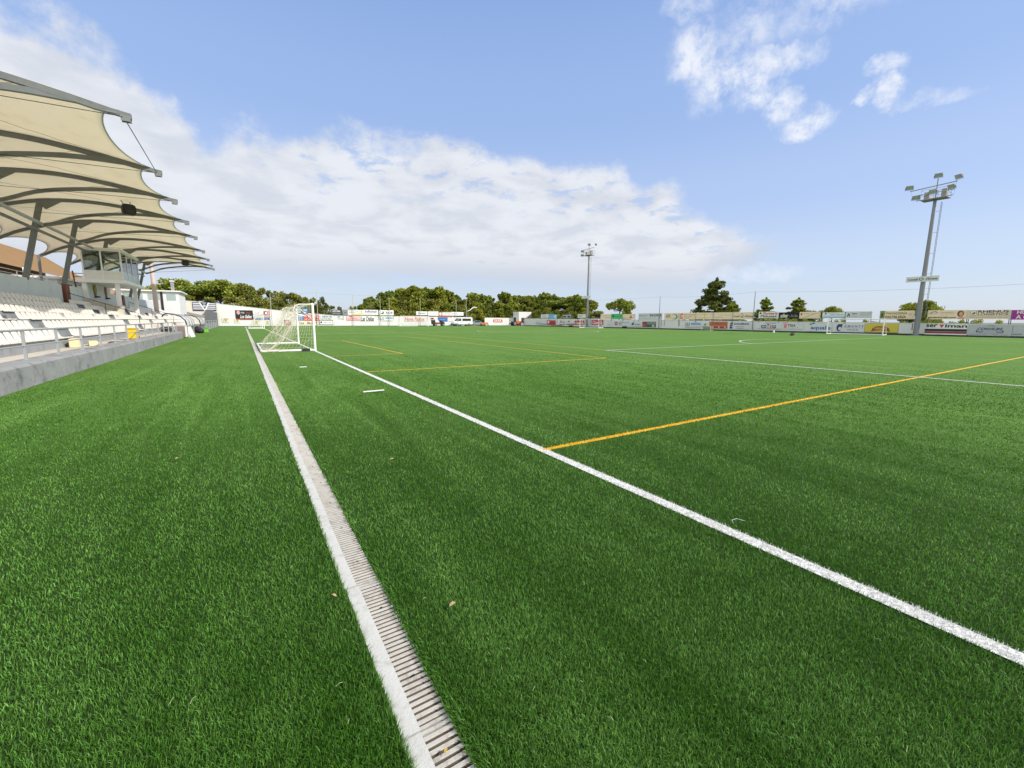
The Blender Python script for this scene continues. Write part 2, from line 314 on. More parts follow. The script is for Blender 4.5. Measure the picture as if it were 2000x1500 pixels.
# ---- turf fibres: real blades, denser near the camera's side of the pitch
def make_blades():
    rg = np.random.default_rng(11); N = 980000
    az = R(32)+(rg.random(N)-.5)*R(150); lr = np.log(.85)+rg.random(N)*(np.log(26)-np.log(.85)); r = np.exp(lr)
    x = r*np.sin(az); y = r*np.cos(az)
    keep = (rg.random(N) < np.clip((26-r)/12, 0, 1)) & (x > -4.38) & ~((x > DR0+.004) & (x < DR0+.196)) & (y > -3)
    x, y, r = x[keep], y[keep], r[keep]; n = len(x)
    # pile direction and lift vary in broad patches (cheap sum of sines field)
    fld = np.sin(x*1.3+1.7*np.sin(y*.35)+.5)+.8*np.sin(y*.9+x*.6+2*np.sin(x*.7))+.6*np.sin(x*3.1-y*1.1)+.5*np.sin(y*2.7+x*1.9+1.)
    fld = fld/2.9
    h = (.019+.012*rg.random(n))*np.clip(1.35-r/26, .45, 1)
    w = .0027*np.maximum(1, r/2.1)**.80*(.7+.6*rg.random(n))
    th = rg.random(n)*2*np.pi; lean = .10+.85*rg.random(n)**1.4
    # near the drain the pile spills over its edge
    nearR = (x > DR0+.19) & (x < DR0+.25); nearL = (x < DR0+.004) & (x > DR0-.02)
    th = np.where(nearR, np.pi+rg.normal(0, .8, n), th); h = np.where(nearR, h*(1.1+.3*rg.random(n)), h); h = np.where(nearL, h*(1.1+.6*rg.random(n)), h); lean = np.where(nearR, .35+.5*rg.random(n), lean)
    th = np.where(nearL, rg.normal(0, 1.1, n), th)
    dx, dy = np.cos(th), np.sin(th); fa = rg.random(n)*np.pi*2; sx, sy = np.cos(fa)*w/2, np.sin(fa)*w/2
    V = np.zeros((n, 5, 3), np.float32)
    V[:,0] = np.stack([x-sx, y-sy, np.zeros(n)], 1); V[:,1] = np.stack([x+sx, y+sy, np.zeros(n)], 1)
    mx, my, mz = x+dx*h*lean*.35, y+dy*h*lean*.35, h*.62
    V[:,2] = np.stack([mx+sx*.85, my+sy*.85, mz], 1); V[:,3] = np.stack([mx-sx*.85, my-sy*.85, mz], 1)
    V[:,4] = np.stack([x+dx*h*lean, y+dy*h*lean, h*(1.05-.35*lean)], 1)
    base = (np.arange(n)*5)[:,None]
    loops = np.concatenate([base+[0,1,2,3], base+[3,2,4]], 1).ravel().astype(np.int32)
    starts = (np.arange(n)[:,None]*7+[0,4]).ravel().astype(np.int32); tot = np.tile([4,3], n).astype(np.int32)
    me = bpy.data.meshes.new('grass'); me.vertices.add(n*5); me.vertices.foreach_set('co', V.ravel())
    me.loops.add(n*7); me.loops.foreach_set('vertex_index', loops); me.polygons.add(n*2)
    me.polygons.foreach_set('loop_start', starts); me.polygons.foreach_set('loop_total', tot)
    me.polygons.foreach_set('use_smooth', np.ones(n*2, bool))
    # dye of each fibre
    t = rg.random(n); k_ = .50+.95*rg.random(n)**1.2; col = np.stack([k_, k_, k_], 1); dyed = np.zeros(n)
    pale = t > .95; col[pale] = np.array([1.75,1.5,1.9])*(.8+.4*rg.random(pale.sum()))[:,None]
    wob = rg.normal(0, .006, n)
    for (x0, y0, x1, y1, lw, c) in LINES:
        hh = lw/2+.004
        if x0 == x1: mk = (np.abs(x-x0+wob) < hh) & (y > min(y0,y1)-hh) & (y < max(y0,y1)+hh)
        else: mk = (np.abs(y-y0+wob) < hh) & (x > x0-hh) & (x < x1+hh)
        base_c = np.array(WHITE_L if c == 'w' else YELLOW_L)*(1.02 if c == 'w' else 1.0)
        col[mk] = base_c*(.66+.40*rg.random(mk.sum()))[:,None]; dyed[mk] = 1
    for (cx, cy, rr, a0, a1) in ARCS:
        dd = np.hypot(x-cx, y-cy); an = np.degrees(np.arctan2(y-cy, x-cx)) % 360
        mk = (np.abs(dd-rr) < .06) & (an >= a0) & (an <= a1); col[mk] = WHITE_L; dyed[mk] = 1
    c4 = np.ones((n, 5, 4), np.float32); c4[:,:,:3] = col[:,None,:]; c4[:,:,3] = dyed[:,None]
    at = me.color_attributes.new('dye', 'FLOAT_COLOR', 'POINT'); at.data.foreach_set('color', c4.ravel())
    me.update(); me.validate()
    return me
m_bl, q = newmat('turf_fibre')
an_ = q.node('ShaderNodeAttribute', attribute_name='dye')
mu = q.node('ShaderNodeMix', data_type='RGBA', blend_type='MULTIPLY'); mu.inputs[0].default_value = 1.0
q.put(mu.inputs[6], turf_col(q, q.node('ShaderNodeNewGeometry').outputs['Position'], False)); q.put(mu.inputs[7], an_.outputs['Color'])
dye = q.mix(an_.outputs['Alpha'], mu.outputs[2], an_.outputs['Color'])
q.put(q.b.inputs['Base Color'], dye); q.b.inputs['Roughness'].default_value = .5; q.b.inputs['Specular IOR Level'].default_value = .28
tr = q.node('ShaderNodeBsdfTranslucent'); q.put(tr.inputs[0], dye); mx = q.node('ShaderNodeMixShader'); mx.inputs[0].default_value = .28
q.l.new(q.b.outputs[0], mx.inputs[1]); q.l.new(tr.outputs[0], mx.inputs[2]); q.l.new(mx.outputs[0], q.out.inputs[0])
gme = make_blades(); gme.materials.append(m_bl)
go = bpy.data.objects.new('grass', gme); scn.collection.objects.link(go)
tag(go, 'short green artificial turf fibres with white and yellow lines dyed in', 'turf', kind='stuff')

# ---- drainage channel beside the touchline
m_conc = mat('channel_concrete', (.47,.465,.43), .85, var=.14, scale=4, bump=.3, bscale=60, dirt=(.20,.18,.145), dirt_amt=.75)
m_bar = mat('channel_bar', (.42,.40,.355), .85, var=.2, scale=7, bump=.3, bscale=90, dirt=(.15,.12,.09), dirt_amt=.8)
m_slot = mat('channel_pit', (.012,.011,.010), .95)
ch = thing('drainage_channel', 'long pale concrete drainage channel with slotted cover beside the white touchline', 'drain', (DR0, 1.44-4*1.11, 0))
SL = 1.11
b = MB(); b.box(0,.075,.007,SL-.007,-.06,.002,0); b.box(.075,.205,.004,SL-.004,-.09,-.050,2)
sx0, sx1 = .075, .204; nb_ = 33; p_ = (SL-.05)/nb_
b.box(sx0,sx1,.007,.022,-.05,-.001,1); b.box(sx0,sx1,SL-.022,SL-.007,-.05,-.001,1)
for i in range(nb_):
    y0 = .032+i*p_
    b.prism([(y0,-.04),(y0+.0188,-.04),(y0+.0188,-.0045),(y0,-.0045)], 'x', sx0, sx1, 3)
    b.prism([(y0,-.0043),(y0+.0188,-.0043),(y0+.0166,0),(y0+.0022,0)], 'x', sx0, sx1, 1)
for yy in (.28,.83): b.tube([(.14,yy,-.01),(.14,yy,.0012)], .0065, 10, 2)
me_ch = b.mesh('channel_section', [m_conc, m_bar, m_slot, mat('channel_slot_shade', (.13,.10,.08), .95, var=.3, scale=20)])  # last material: bar sides painted dark for the shade inside the slots
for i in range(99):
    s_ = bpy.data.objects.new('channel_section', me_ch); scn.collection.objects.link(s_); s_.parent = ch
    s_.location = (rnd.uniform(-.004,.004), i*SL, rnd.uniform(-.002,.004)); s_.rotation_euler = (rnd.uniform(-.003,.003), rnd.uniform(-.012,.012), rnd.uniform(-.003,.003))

# ================================================================ GRANDSTAND
m_kerb = mat('kerb_concrete', (.25,.25,.245), .9, var=.35, scale=1.3, bump=.8, bscale=11, dirt=(.10,.10,.095), dirt_amt=.9)
m_terr = mat('terrace_concrete', (.27,.28,.285), .9, var=.15, scale=1.2, bump=.25, bscale=25, dirt=(.17,.17,.165), dirt_amt=.6)
m_floor = mat('walkway_concrete', (.50,.45,.37), .9, var=.12, scale=1.5, bump=.2, bscale=30, dirt=(.30,.28,.24), dirt_amt=.5)
m_wallw = mat('painted_wall', (.62,.65,.66), .8, var=.05, scale=.8, bump=.12, bscale=20, dirt=(.42,.44,.44), dirt_amt=.35)
m_white = mat('white_render', (.67,.67,.66), .75, var=.05, scale=.7, bump=.12, bscale=18, dirt=(.52,.52,.50), dirt_amt=.35)
m_creamw = mat('cream_render', (.66,.62,.53), .8, var=.05, scale=.5, bump=.1, bscale=18, dirt=(.55,.52,.45), dirt_amt=.35)
m_red = mat('red_oxide_paint', (.17,.055,.035), .7, var=.2, scale=3)
m_steel = mat('grey_painted_steel', (.16,.17,.16), .5, .25, var=.12, scale=2, dirt=(.08,.085,.08), dirt_amt=.4)
m_galv = mat('galvanised_steel', (.42,.43,.44), .45, .5, var=.12, scale=5)
m_wpaint = mat('white_painted_metal', (.74,.74,.73), .35, 0, var=.05, scale=4, dirt=(.5,.49,.46), dirt_amt=.4)
m_dkmetal = mat('black_painted_metal', (.03,.028,.028), .5, .3)
m_rubber = mat('black_rubber', (.018,.018,.018), .7)
m_seat = mat('white_seat_plastic', (.74,.69,.60), .42, var=.05, scale=2.5, dirt=(.50,.47,.42), dirt_amt=.35)

SV = [-6.3,-7.1,-7.9,-8.7,-9.5,-10.3]; SZ = [.84,1.21,1.59,1.94,2.31,2.69]; U0, U1 = -6.0, 84.0
st = thing('grandstand', 'long stepped concrete grandstand with pale back wall on the left of the pitch', 'grandstand', (0,0,0))
b = MB(); b.box(-6.34,-5.06,U0,U1,-.02,.42); b.build('walkway', m_floor, st)
b = MB()
for i, (v, z) in enumerate(zip(SV, SZ)):
    v1 = SV[i+1]-.04 if i < 5 else -11.2
    b.box(v1, v-.04, U0, U1, 0 if i == 0 else SZ[i-1]-.06, z-.03-.001*i)
for ua in (26.0, 43.0, 53.4, 63.0):      # aisle half steps
    for i in range(5): b.box(SV[i+1]-.04, SV[i+1]+.26, ua+.03, ua+1.2, SZ[i]-.04, (SZ[i]+SZ[i+1])/2-.03)
b.build('terrace', m_terr, st)
b = MB()
for y0, y1, zt in ((U0,45.2,4.12),(46.6,63.5,4.12),(64.9,84.2,4.15)):
    b.box(-11.5,-11.2,y0,y1,2.2,zt); 
b.build('back_wall', m_wallw, st, bevel=.015)
b = MB(); b.prism([(-11.3,0),(-11.3,3.1),(-10.3,2.95),(-6.2,1.15),(-6.2,0)], 'y', U1, U1+.25); b.build('end_wall', m_white, st)
for y0 in (45.45, 63.75, 84.4):
    MB().box(-11.9,-11.06,y0,y0+.95,2.0,4.18).build('jamb', m_red, st, bevel=.01)
# upper deck ground behind the wall
MB().box(-34,-11.5,U0,100,1.5,3.6).build('upper_deck', m_floor, st)
# ---- low kerb wall with rail
kw = thing('kerb_wall', 'low rough grey concrete kerb wall along the grass in front of the stand', 'wall', (0,0,0))
b = MB()
yy = U0; rk = random.Random(3)
while yy < 45.8:
    L = min(3.0+rk.uniform(-.15,.15), 45.9-yy); t = rk.uniform(-.012,.012)
    b.prism([(-5.06,-.03),(-4.4+t,-.03),(-4.42+t,.49),(-4.48+t,.55),(-5.06,.55+t*.5)], 'y', yy+.022, yy+L-.022)
    yy += L
b.box(-5.04,-4.52,U0,45.88,-.03,.52)
b.build('kerb', m_kerb, kw)
rl = thing('rail', 'grey steel two bar rail on posts along the kerb wall', 'railing', (-4.78,0,.55))
MB().tube([(0,-4,.77),(0,46,.77)], .027, 10).build('top_rail', m_galv, rl)
MB().tube([(0,-4,.37),(0,46,.37)], .019, 8).build('middle_rail', m_galv, rl)
pb = MB(); pb.box(-.03,.03,-.02,.02,0,.75); pb.box(-.07,.07,-.06,.06,0,.014); pm = pb.mesh('post', [m_galv])
y = -2.6
while y < 46:
    o = bpy.data.objects.new('post', pm); scn.collection.objects.link(o); o.parent = rl; o.location = (0,y,0); y += 2.31
# seats
def seat_mesh():
    prof = [(.02,-.035),(.03,-.005),(0,.0),(-.10,-.022),(-.25,-.03),(-.34,-.012),(-.40,.06),(-.44,.18),(-.475,.30),(-.487,.325)]
    b = MB(); nx = 6; W = .262; vs = []
    for layer in (0, 1):
        for i, (v, z) in enumerate(prof):
            for k in range(nx+1):
                u = (k/nx*2-1); dish = .020*(abs(u)**2.5)*(1 if i > 1 else 0)
                ww = W*(1-.06*max(0, i-6))
                dv, dz = ((0,-.012) if i < 6 else (-.012,-.004)) if layer else (0, 0)
                top = -.02*abs(u)**3 if i >= 8 else 0
                vs.append((v+dv+(dish if i > 5 else 0), u*ww, z+dz+(dish if i <= 5 else 0)+top))
    n = len(prof)*(nx+1); fs = []
    for i in range(len(prof)-1):
        for k in range(nx):
            a = i*(nx+1)+k; fs.append((a,a+1,a+nx+2,a+nx+1)); fs.append((n+a,n+a+nx+1,n+a+nx+2,n+a+1))
        for k in (0, nx):
            a = i*(nx+1)+k; fs.append((a,a+nx+1,n+a+nx+1,n+a))
    for k in range(nx):
        fs.append((k,k+1,n+k+1,n+k)); a = (len(prof)-1)*(nx+1)+k; fs.append((a,a+1,n+a+1,n+a))
    b.add(vs, fs); return b
sb = seat_mesh(); sm = sb.mesh('seat_shell', [m_seat], smooth=True)
rows = ['front','second','third','fourth','fifth','top']
AIS = [(25.95,27.35),(43.0,44.4),(53.4,54.8),(63.0,64.4)]
START = [15.5,17.5,20,22.5,25,28]; PITCH = .55; seats = []
for r_, (v, z) in enumerate(zip(SV, SZ)):
    for bi in range(5):
        lo = START[r_] if bi == 0 else AIS[bi-1][1]; hi = AIS[bi][0] if bi < 4 else 83.4
        if hi <= lo: continue
        n = int((hi-lo)/PITCH)
        for k in range(n):
            yc = (hi-PITCH*(k+.5)) if bi == 0 else (lo+PITCH*(k+.5))
            if r_ >= 4 and 49.8 < yc < 58.4: continue
            seats.append((math.hypot(v, yc), r_, bi, k, v, yc, z))
seats.sort()
bname = ['near side of the first aisle','far side of the first aisle','far side of the second aisle','far side of the third aisle','far side of the last aisle']
rs = random.Random(5)
for i, (d, r_, bi, k, v, yc, z) in enumerate(seats):
    if i >= 300: break
    o = bpy.data.objects.new('stadium_seat', sm); scn.collection.objects.link(o); o.location = (v, yc, z); o.rotation_euler = (0, rs.uniform(-.012,.012), rs.uniform(-.008,.008))
    tag(o, 'white plastic seat in the %s row, %s from the %s' % (rows[r_], ordinal(k+1), bname[bi]), 'seat', 'white seats of the grandstand')
b = MB()
for (d, r_, bi, k, v, yc, z) in seats[300:]: b.add([(x+v, y_+yc, zz+z) for x, y_, zz in sb.v], sb.f)
tag(b.build('distant_seats', m_seat, smooth=True), 'distant rows of white plastic seats toward the far end of the stand', 'seat', 'white seats of the grandstand', 'stuff')

# ================================================================ TENSILE CANOPY
RIBU = [20.35,27.0,32.8,39.35,46.2,55.0,62.3,69.0,73.5]
def spl(pts, v):
    """smooth interpolation of z through (v,z) points, v descending"""
    n = len(pts)
    for i in range(n-1):
        v0, v1 = pts[i][0], pts[i+1][0]
        if v <= v0 and v >= v1:
            t = (v0-v)/(v0-v1); p0 = pts[max(i-1,0)][1]; p1 = pts[i][1]; p2 = pts[i+1][1]; p3 = pts[min(i+2,n-1)][1]
            return .5*((2*p1)+(-p0+p2)*t+(2*p0-5*p1+4*p2-p3)*t*t+(-p0+3*p1-3*p2+p3)*t**3)
    return pts[0][1] if v > pts[0][0] else pts[-1][1]
UP = [(-2.70,8.50),(-4.2,8.76),(-5.7,9.0),(-7.2,9.15),(-8.7,9.13),(-10.2,8.93),(-11.8,8.46),(-13.3,7.88),(-14.85,7.05)]
LO = [(-4.02,8.72),(-5.4,8.70),(-6.9,8.53),(-8.5,8.17),(-10.12,7.48)]
can = thing('canopy', 'cream tensile fabric canopy on grey curved steel ribs over the grandstand', 'canopy', (0,0,0))
m_mem, q = newmat('canopy_fabric')
tcn = q.node('ShaderNodeTexCoord').outputs['Object']
cc = q.mix(q.noise(tcn, .35, 5, .55), (.86,.79,.66,1), (.93,.87,.75,1)); cc = q.mix(q.smooth(q.noise(tcn, 1.1, 8, .65, .5), .5, .75, 0, .35), cc, (.68,.58,.42,1))
q.put(q.b.inputs['Base Color'], cc); q.b.inputs['Roughness'].default_value = .55
tr = q.node('ShaderNodeBsdfTranslucent'); q.put(tr.inputs[0], q.mix(1.0, cc, cc)); mx = q.node('ShaderNodeMixShader'); mx.inputs[0].default_value = .48
q.l.new(q.b.outputs[0], mx.inputs[1]); q.l.new(tr.outputs[0], mx.inputs[2]); q.l.new(mx.outputs[0], q.out.inputs[0])
nv = 40
for k in range(len(RIBU)-1):
    u0, u1 = RIBU[k], RIBU[k+1]; nu = 18; vs = []; fs = []
    wbay = u1-u0; dep = min(1.5, .2*wbay+.25)
    for i in range(nu+1):
        t = i/nu; s = 4*t*(1-t); ss = s**.62
        vf = -3.05-min(.82, .11*wbay+.1)*s**.5; vb = -14.75+dep*.95*ss
        for j in range(nv+1):
            v = vf+(vb-vf)*j/nv
            z = spl(UP, v) - .02 - .34*s*(1-.55*abs(2*j/nv-1)) 
            z += .10
            vs.append((v, u0+wbay*t, z))
    for i in range(nu):
        for j in range(nv): a = i*(nv+1)+j; fs.append((a,a+1,a+nv+2,a+nv+1))
    o = MB().add(vs, fs).build('fabric_bay', m_mem, can, smooth=True)
    sol = o.modifiers.new('thickness', 'SOLIDIFY'); sol.thickness = .006
    # edge hems
    e1 = [(vs[i*(nv+1)][0]+.01, vs[i*(nv+1)][1], vs[i*(nv+1)][2]-.01) for i in range(nu+1)]
    e2 = [(vs[i*(nv+1)+nv][0]-.01, vs[i*(nv+1)+nv][1], vs[i*(nv+1)+nv][2]-.01) for i in range(nu+1)]
    MB().tube(e1, .028, 6).build('hem', m_galv, o); MB().tube(e2, .028, 6).build('hem', m_galv, o)
    # sewn seams under the fabric
    sb_ = MB()
    for (ja, jb, ta, tb) in ((0.12,.5,.0,.5),(.5,.12,.5,1.0),(.5,.88,0.5,.0),(.5,.88,.5,1.)):
        pts = []
        for w_ in range(9):
            f = w_/8; jj = ja+(jb-ja)*f; t = ta+(tb-ta)*f; i_ = min(nu, round(t*nu)); j_ = min(nv, round(jj*nv)); p = vs[i_*(nv+1)+j_]; pts.append((p[0],p[1],p[2]-.012))
        sb_.tube(pts, .009, 4)
    sb_.build('seam', mat('canopy_seam', (.40,.34,.25), .7), o)
def curved_beam(b, pts, u, w, h):
    n = len(pts)
    for i in range(n-1):
        (v0, z0), (v1, z1) = pts[i], pts[i+1]
        b.beam((v0, u, z0), (v1-.02, u, z1), w, h)
for k, u in enumerate(RIBU):
    N = 26; b = MB()
    ptsU = [(-2.70+(-14.9+2.70)*i/N, spl(UP, -2.70+(-14.9+2.70)*i/N)-.05) for i in range(N+1)]
    vs = []
    for (v, z) in ptsU:
        hh = .20 if v < -3.4 else .13
        vs += [(v,u-.075,z-hh/2),(v,u+.075,z-hh/2),(v,u+.075,z+.10),(v,u-.075,z+.10)]
    fs = [(4*i+a, 4*i+(a+1)%4, 4*i+4+(a+1)%4, 4*i+4+a) for i in range(N) for a in range(4)]+[(0,1,2,3),(4*N+3,4*N+2,4*N+1,4*N)]
    b.add(vs, fs); rb = b.build('rib', m_steel, can)
    b = MB(); vs = []; M = 16
    for i in range(M+1):
        v = LO[0][0]+(LO[-1][0]-LO[0][0])*i/M; z = spl(LO, v)-.05
        vs += [(v,u-.07,z-.09),(v,u+.07,z-.09),(v,u+.07,z+.09),(v,u-.07,z+.09)]
    fs = [(4*i+a, 4*i+(a+1)%4, 4*i+4+(a+1)%4, 4*i+4+a) for i in range(M) for a in range(4)]+[(0,1,2,3),(4*M+3,4*M+2,4*M+1,4*M)]
    b.add(vs, fs); b.build('lower_chord', m_steel, rb)
    b = MB(); b.box(-2.98,-2.72,u-.095,u-.078,8.28,8.46); b.box(-2.98,-2.72,u+.078,u+.095,8.28,8.46); b.tube([(-2.95,u-.13,8.42),(-2.95,u+.13,8.42)], .035, 8); b.box(-3.35,-3.05,u-.09,u+.09,8.47,8.52)
    b.build('end_plate', mat('dull_galvanised', (.20,.205,.20), .55, .3), rb)
    if k >= 0:   # leaning column with haunches and rear prop
        b = MB(); p0 = Vector((-11.45,u,3.5)); p1 = Vector((-10.16,u,8.80)); b.beam(p0, p1, .22, .26, up=(1,0,0))
        b.prism([(-9.95,8.40),(-9.15,8.98),(-10.3,8.80)], 'y', u-.10, u+.10)
        b.prism([(-10.45,7.30),(-12.3,8.1),(-10.4,7.62)], 'y', u-.08, u+.08) if False else None
        b.build('column', m_steel, can)
        b = MB(); b.beam((-14.85,u,3.5),(-14.80,u,7.0),.16,.16,up=(1,0,0)); b.build('rear_prop', m_steel, can)
b = MB(); b.tube([(-10.2,RIBU[0]-.3,7.47),(-10.2,RIBU[-1]+.3,7.47)], .10, 10)
b.build('longitudinal_tube', m_galv, can)
b = MB(); b.beam((-10.38,RIBU[0],7.06),(-10.38,RIBU[-1],7.06),.12,.14); b.build('longitudinal_beam', m_steel, can)
for k in (0, 2, 4, 6):
    b = MB(); u0, u1 = RIBU[k], RIBU[k+1]
    if k == 0: b.tube([(-2.9,u0,8.40),(-2.9,u1,8.44)], .016, 6); b.build('stay_cable', m_dkmetal, can)
for k, u in enumerate(RIBU): MB().tube([(-3.0,u-.11,8.40),(-6.6,u-.11,8.30),(-10.3,u-.11,8.15)], .012, 5).build('tie_rod', m_dkmetal, can)
MB().tube([(-3.0,RIBU[-1],8.35),(-7.0,RIBU[-1],7.9),(-11.5,RIBU[-1],7.4)], .014, 6).build('stay_cable', m_dkmetal, can)
# loudspeakers hung from the ribs
def speaker(x, y, ztop, zc, lab):
    t = thing('loudspeaker', lab, 'loudspeaker', (x, y, zc), R(20), 'black loudspeakers hanging under the canopy')
    b = MB(); b.prism([(-.26,-.30),(.26,-.30),(.33,-.1),(.33,.2),(.24,.33),(-.24,.33),(-.33,.2),(-.33,-.1)], 'y', -.25, .25); b.build('cabinet', mat('speaker_black', (.012,.012,.013), .55), t, bevel=.04)
    b = MB(); b.prism([(-.2,-.24),(.2,-.24),(.25,-.02),(-.25,-.02)], 'y', -.275, -.252); b.build('grille', mat('speaker_grille', (.045,.035,.03), .8, bump=.6, bscale=200), t)
    b = MB(); b.beam((-.3,0,.30),(.3,0,.30),.05,.05); b.build('bracket', m_dkmetal, t)
    b = MB(); b.tube([(-.2,0,.3),(-.42,0,ztop-zc)], .02, 6); b.tube([(.1,0,.3),(.1,0,ztop-zc)], .02, 6); b.build('hanger', m_dkmetal, t)
speaker(-5.50, 36.4, 9.0, 8.33, 'large near black loudspeaker hanging on rods under the canopy')
speaker(-5.35, 66.3, 8.9, 8.33, 'small distant black loudspeaker under the far end of the canopy')

# ================================================================ COMMENTARY BOOTH
bo = thing('commentary_booth', 'white framed glazed commentary booth raised on pillars over the stand', 'booth', (0,0,0))
m_bpanel = mat('booth_panel', (.76,.75,.70), .7, var=.06, scale=2); m_bwhite = mat('booth_white', (.82,.82,.80), .6, var=.05)
m_glass, q = newmat('booth_glass'); q.b.inputs['Base Color'].default_value = (.30,.36,.36,1); q.b.inputs['Roughness'].default_value = .04
q.b.inputs['Transmission Weight'].default_value = .0; tp = q.node('ShaderNodeBsdfTransparent'); tp.inputs[0].default_value = (.80,.86,.82,1)
gl = q.node('ShaderNodeBsdfGlossy'); gl.inputs['Roughness'].default_value = .03; fr = q.node('ShaderNodeFresnel'); fr.inputs[0].default_value = 1.7
mx = q.node('ShaderNodeMixShader'); q.put(mx.inputs[0], q.math('ADD', fr.outputs[0], .05, clamp=True)); q.l.new(tp.outputs[0], mx.inputs[1]); q.l.new(gl.outputs[0], mx.inputs[2]); q.l.new(mx.outputs[0], q.out.inputs[0])
X0, X1, Y0, Y1, ZB, ZT = -11.0, -8.48, 50.1, 57.1, 4.96, 7.44
MB().box(-11.5,-8.28,Y0-.25,Y1+.75,4.62,4.90).build('floor_slab', m_bwhite, bo, bevel=.02)
b = MB(); b.box(X0-.1,X1+.12,Y0-.1,Y1+.12,ZT-.07,ZT+.10); b.build('roof', m_bpanel, bo, bevel=.02)
SI = 5.62
b = MB(); b.box(X0+.02,X1-.04,Y0+.03,Y0+.07,ZB-.05,SI-.03); b.build('side_panel', m_bpanel, bo)
b = MB(); b.box(X1-.07,X1-.03,Y0+.04,Y1-.04,ZB-.05,SI-.03); b.build('front_panel', mat('booth_glass_panel', (.42,.50,.52), .25, var=.05), bo)
b = MB(); b.box(X0-.02,X0+.03,Y0,Y1,ZB-.05,ZT-.08); b.box(X0+.04,X1-.1,Y1-.08,Y1-.03,ZB-.05,SI); b.build('rear_wall', mat('booth_inner', (.62,.61,.50), .8), bo)
b = MB()
for x in (X0+.03, (X0+X1)/2-.05, X1-.05): b.box(x-.05,x+.05,Y0-.012,Y0+.09,ZB-.055,ZT-.06)
for y in (Y0+2.2, Y0+4.3, Y1-.05): b.box(X1-.09,X1+.012,y-.05,y+.05,ZB-.055,ZT-.06)
b.box(X0,X1-.02,Y0-.005,Y0+.085,SI-.03,SI+.03); b.box(X1-.085,X1+.005,Y0+.1,Y1,SI-.03,SI+.03); b.box(X0,X1,Y0-.008,Y0+.08,ZT-.16,ZT-.05); b.box(X1-.08,X1+.008,Y0+.1,Y1,ZT-.16,ZT-.05)
b.build('window_frame', m_bwhite, bo)
b = MB(); b.box(X0+.1,X1-.12,Y0+.035,Y0+.043,SI+.03,ZT-.16); b.box(X1-.045,X1-.037,Y0+.12,Y1-.12,SI+.03,ZT-.16); b.build('window_pane', m_glass, bo)
b = MB(); b.box(-10.6,-10.1,51,56.4,ZB,5.75); b.box(-9.3,-8.75,50.6,56.6,5.56,5.62); b.box(-10.9,-10.5,50.9,52.4,ZB,6.9); b.build('desk', mat('booth_inner', (.32,.30,.22), .8), bo)
for (px, py, zb) in ((-9.0,50.4,2.0),(-9.0,57.6,2.0)):
    MB().box(px-.15,px+.15,py-.15,py+.15,zb,4.64).build('pillar', m_bwhite, bo, bevel=.01)
MB().box(-11.2,-10.9,50.15,50.45,2.3,4.64).build('pillar', m_bwhite, bo, bevel=.01)
b = MB(); b.prism([(-11.15,1.9),(-11.15,3.25),(-9.05,2.72),(-8.75,2.55),(-8.75,1.7)], 'y', 50.0, 50.12); b.box(-9.15,-8.7,49.85,50.3,1.7,2.62); b.build('parapet', mat('parapet_render', (.52,.49,.42), .85, var=.08), bo)
b = MB(); b.box(-11.17,-11.05,50.5,58.4,2.4,4.63); b.build('recess_wall', m_white, bo)
for yc, c, w_, lab in ((53.0,(.36,.24,.05),.42,'gold oval panel on the white wall under the booth, left one'),(56.6,(.32,.10,.07),.30,'narrow red oval panel on the white wall under the booth')):
    t = thing('oval_panel', lab, 'wall panel', (-11.02, yc, 4.1))
    b = MB(); pts = [(w_*math.sin(a)*(1 if math.cos(a) > -.2 else .75), .5*math.cos(a)) for a in [2*math.pi*i/24 for i in range(24)]]; b.prism(pts, 'x', 0, .05); b.build('board', mat('oval_%d' % int(yc), c, .6), t)
    b = MB(); b.box(.0,.25,-w_*.9,w_*.9,-.62,-.50); b.build('shelf', m_dkmetal, t)
# dark handrails of the aisles
for ua, lab in ((44.55,'thin dark handrail beside the aisle left of the booth'),(64.5,'thin dark handrail beside the aisle right of the booth')):
    t = thing('handrail', lab, 'handrail', (0, ua, 0), group='aisle handrails')
    MB().tube([(-10.75,0,2.72),(-10.75,0,3.48),(-6.9,0,2.02),(-6.9,0,.95)], .024, 8).build('bar', m_dkmetal, t)
    MB().tube([(-8.8,0,1.95),(-8.8,0,2.74)], .02, 8).build('post', m_dkmetal, t)
# rear railing on the wall top
for y0, y1, lab in ((8,45,'pale pipe railing on top of the back wall left of the booth'),(65,84,'pale pipe railing on top of the back wall right of the booth')):
    t = thing('railing', lab, 'railing', (-11.6,0,4.1), group='railings on the back wall')
    b = MB(); b.tube([(0,y0,.42),(0,y1,.42)], .025, 6); b.tube([(0,y0,.2),(0,y1,.2)], .018, 6); b.build('bar', m_wpaint, t)
    n = int((y1-y0)/2.4)
    for i in range(n+1): MB().box(-.02,.02,y0+i*2.4-.02,y0+i*2.4+.02,0,.42).build('post', m_wpaint, t)
# spiral stair frame behind the booth
t = thing('ladder_stair', 'dark open metal stair frame behind the booth', 'stairs', (-11.95,53.6,3.6))
b = MB()
for x in (-.35,.35): b.beam((x,0,0),(x-.15,0,2.2),.06,.10)
b.build('frame', m_red, t)
b = MB()
for i in range(8): b.box(-.45,.35,-.12,.12,.15+i*.26,.19+i*.26)
b.beam((.3,0,2.1),(1.5,0,2.1),.04,.04); b.beam((.3,0,1.5),(1.5,0,1.5),.04,.04); b.build('steps', m_dkmetal, t)

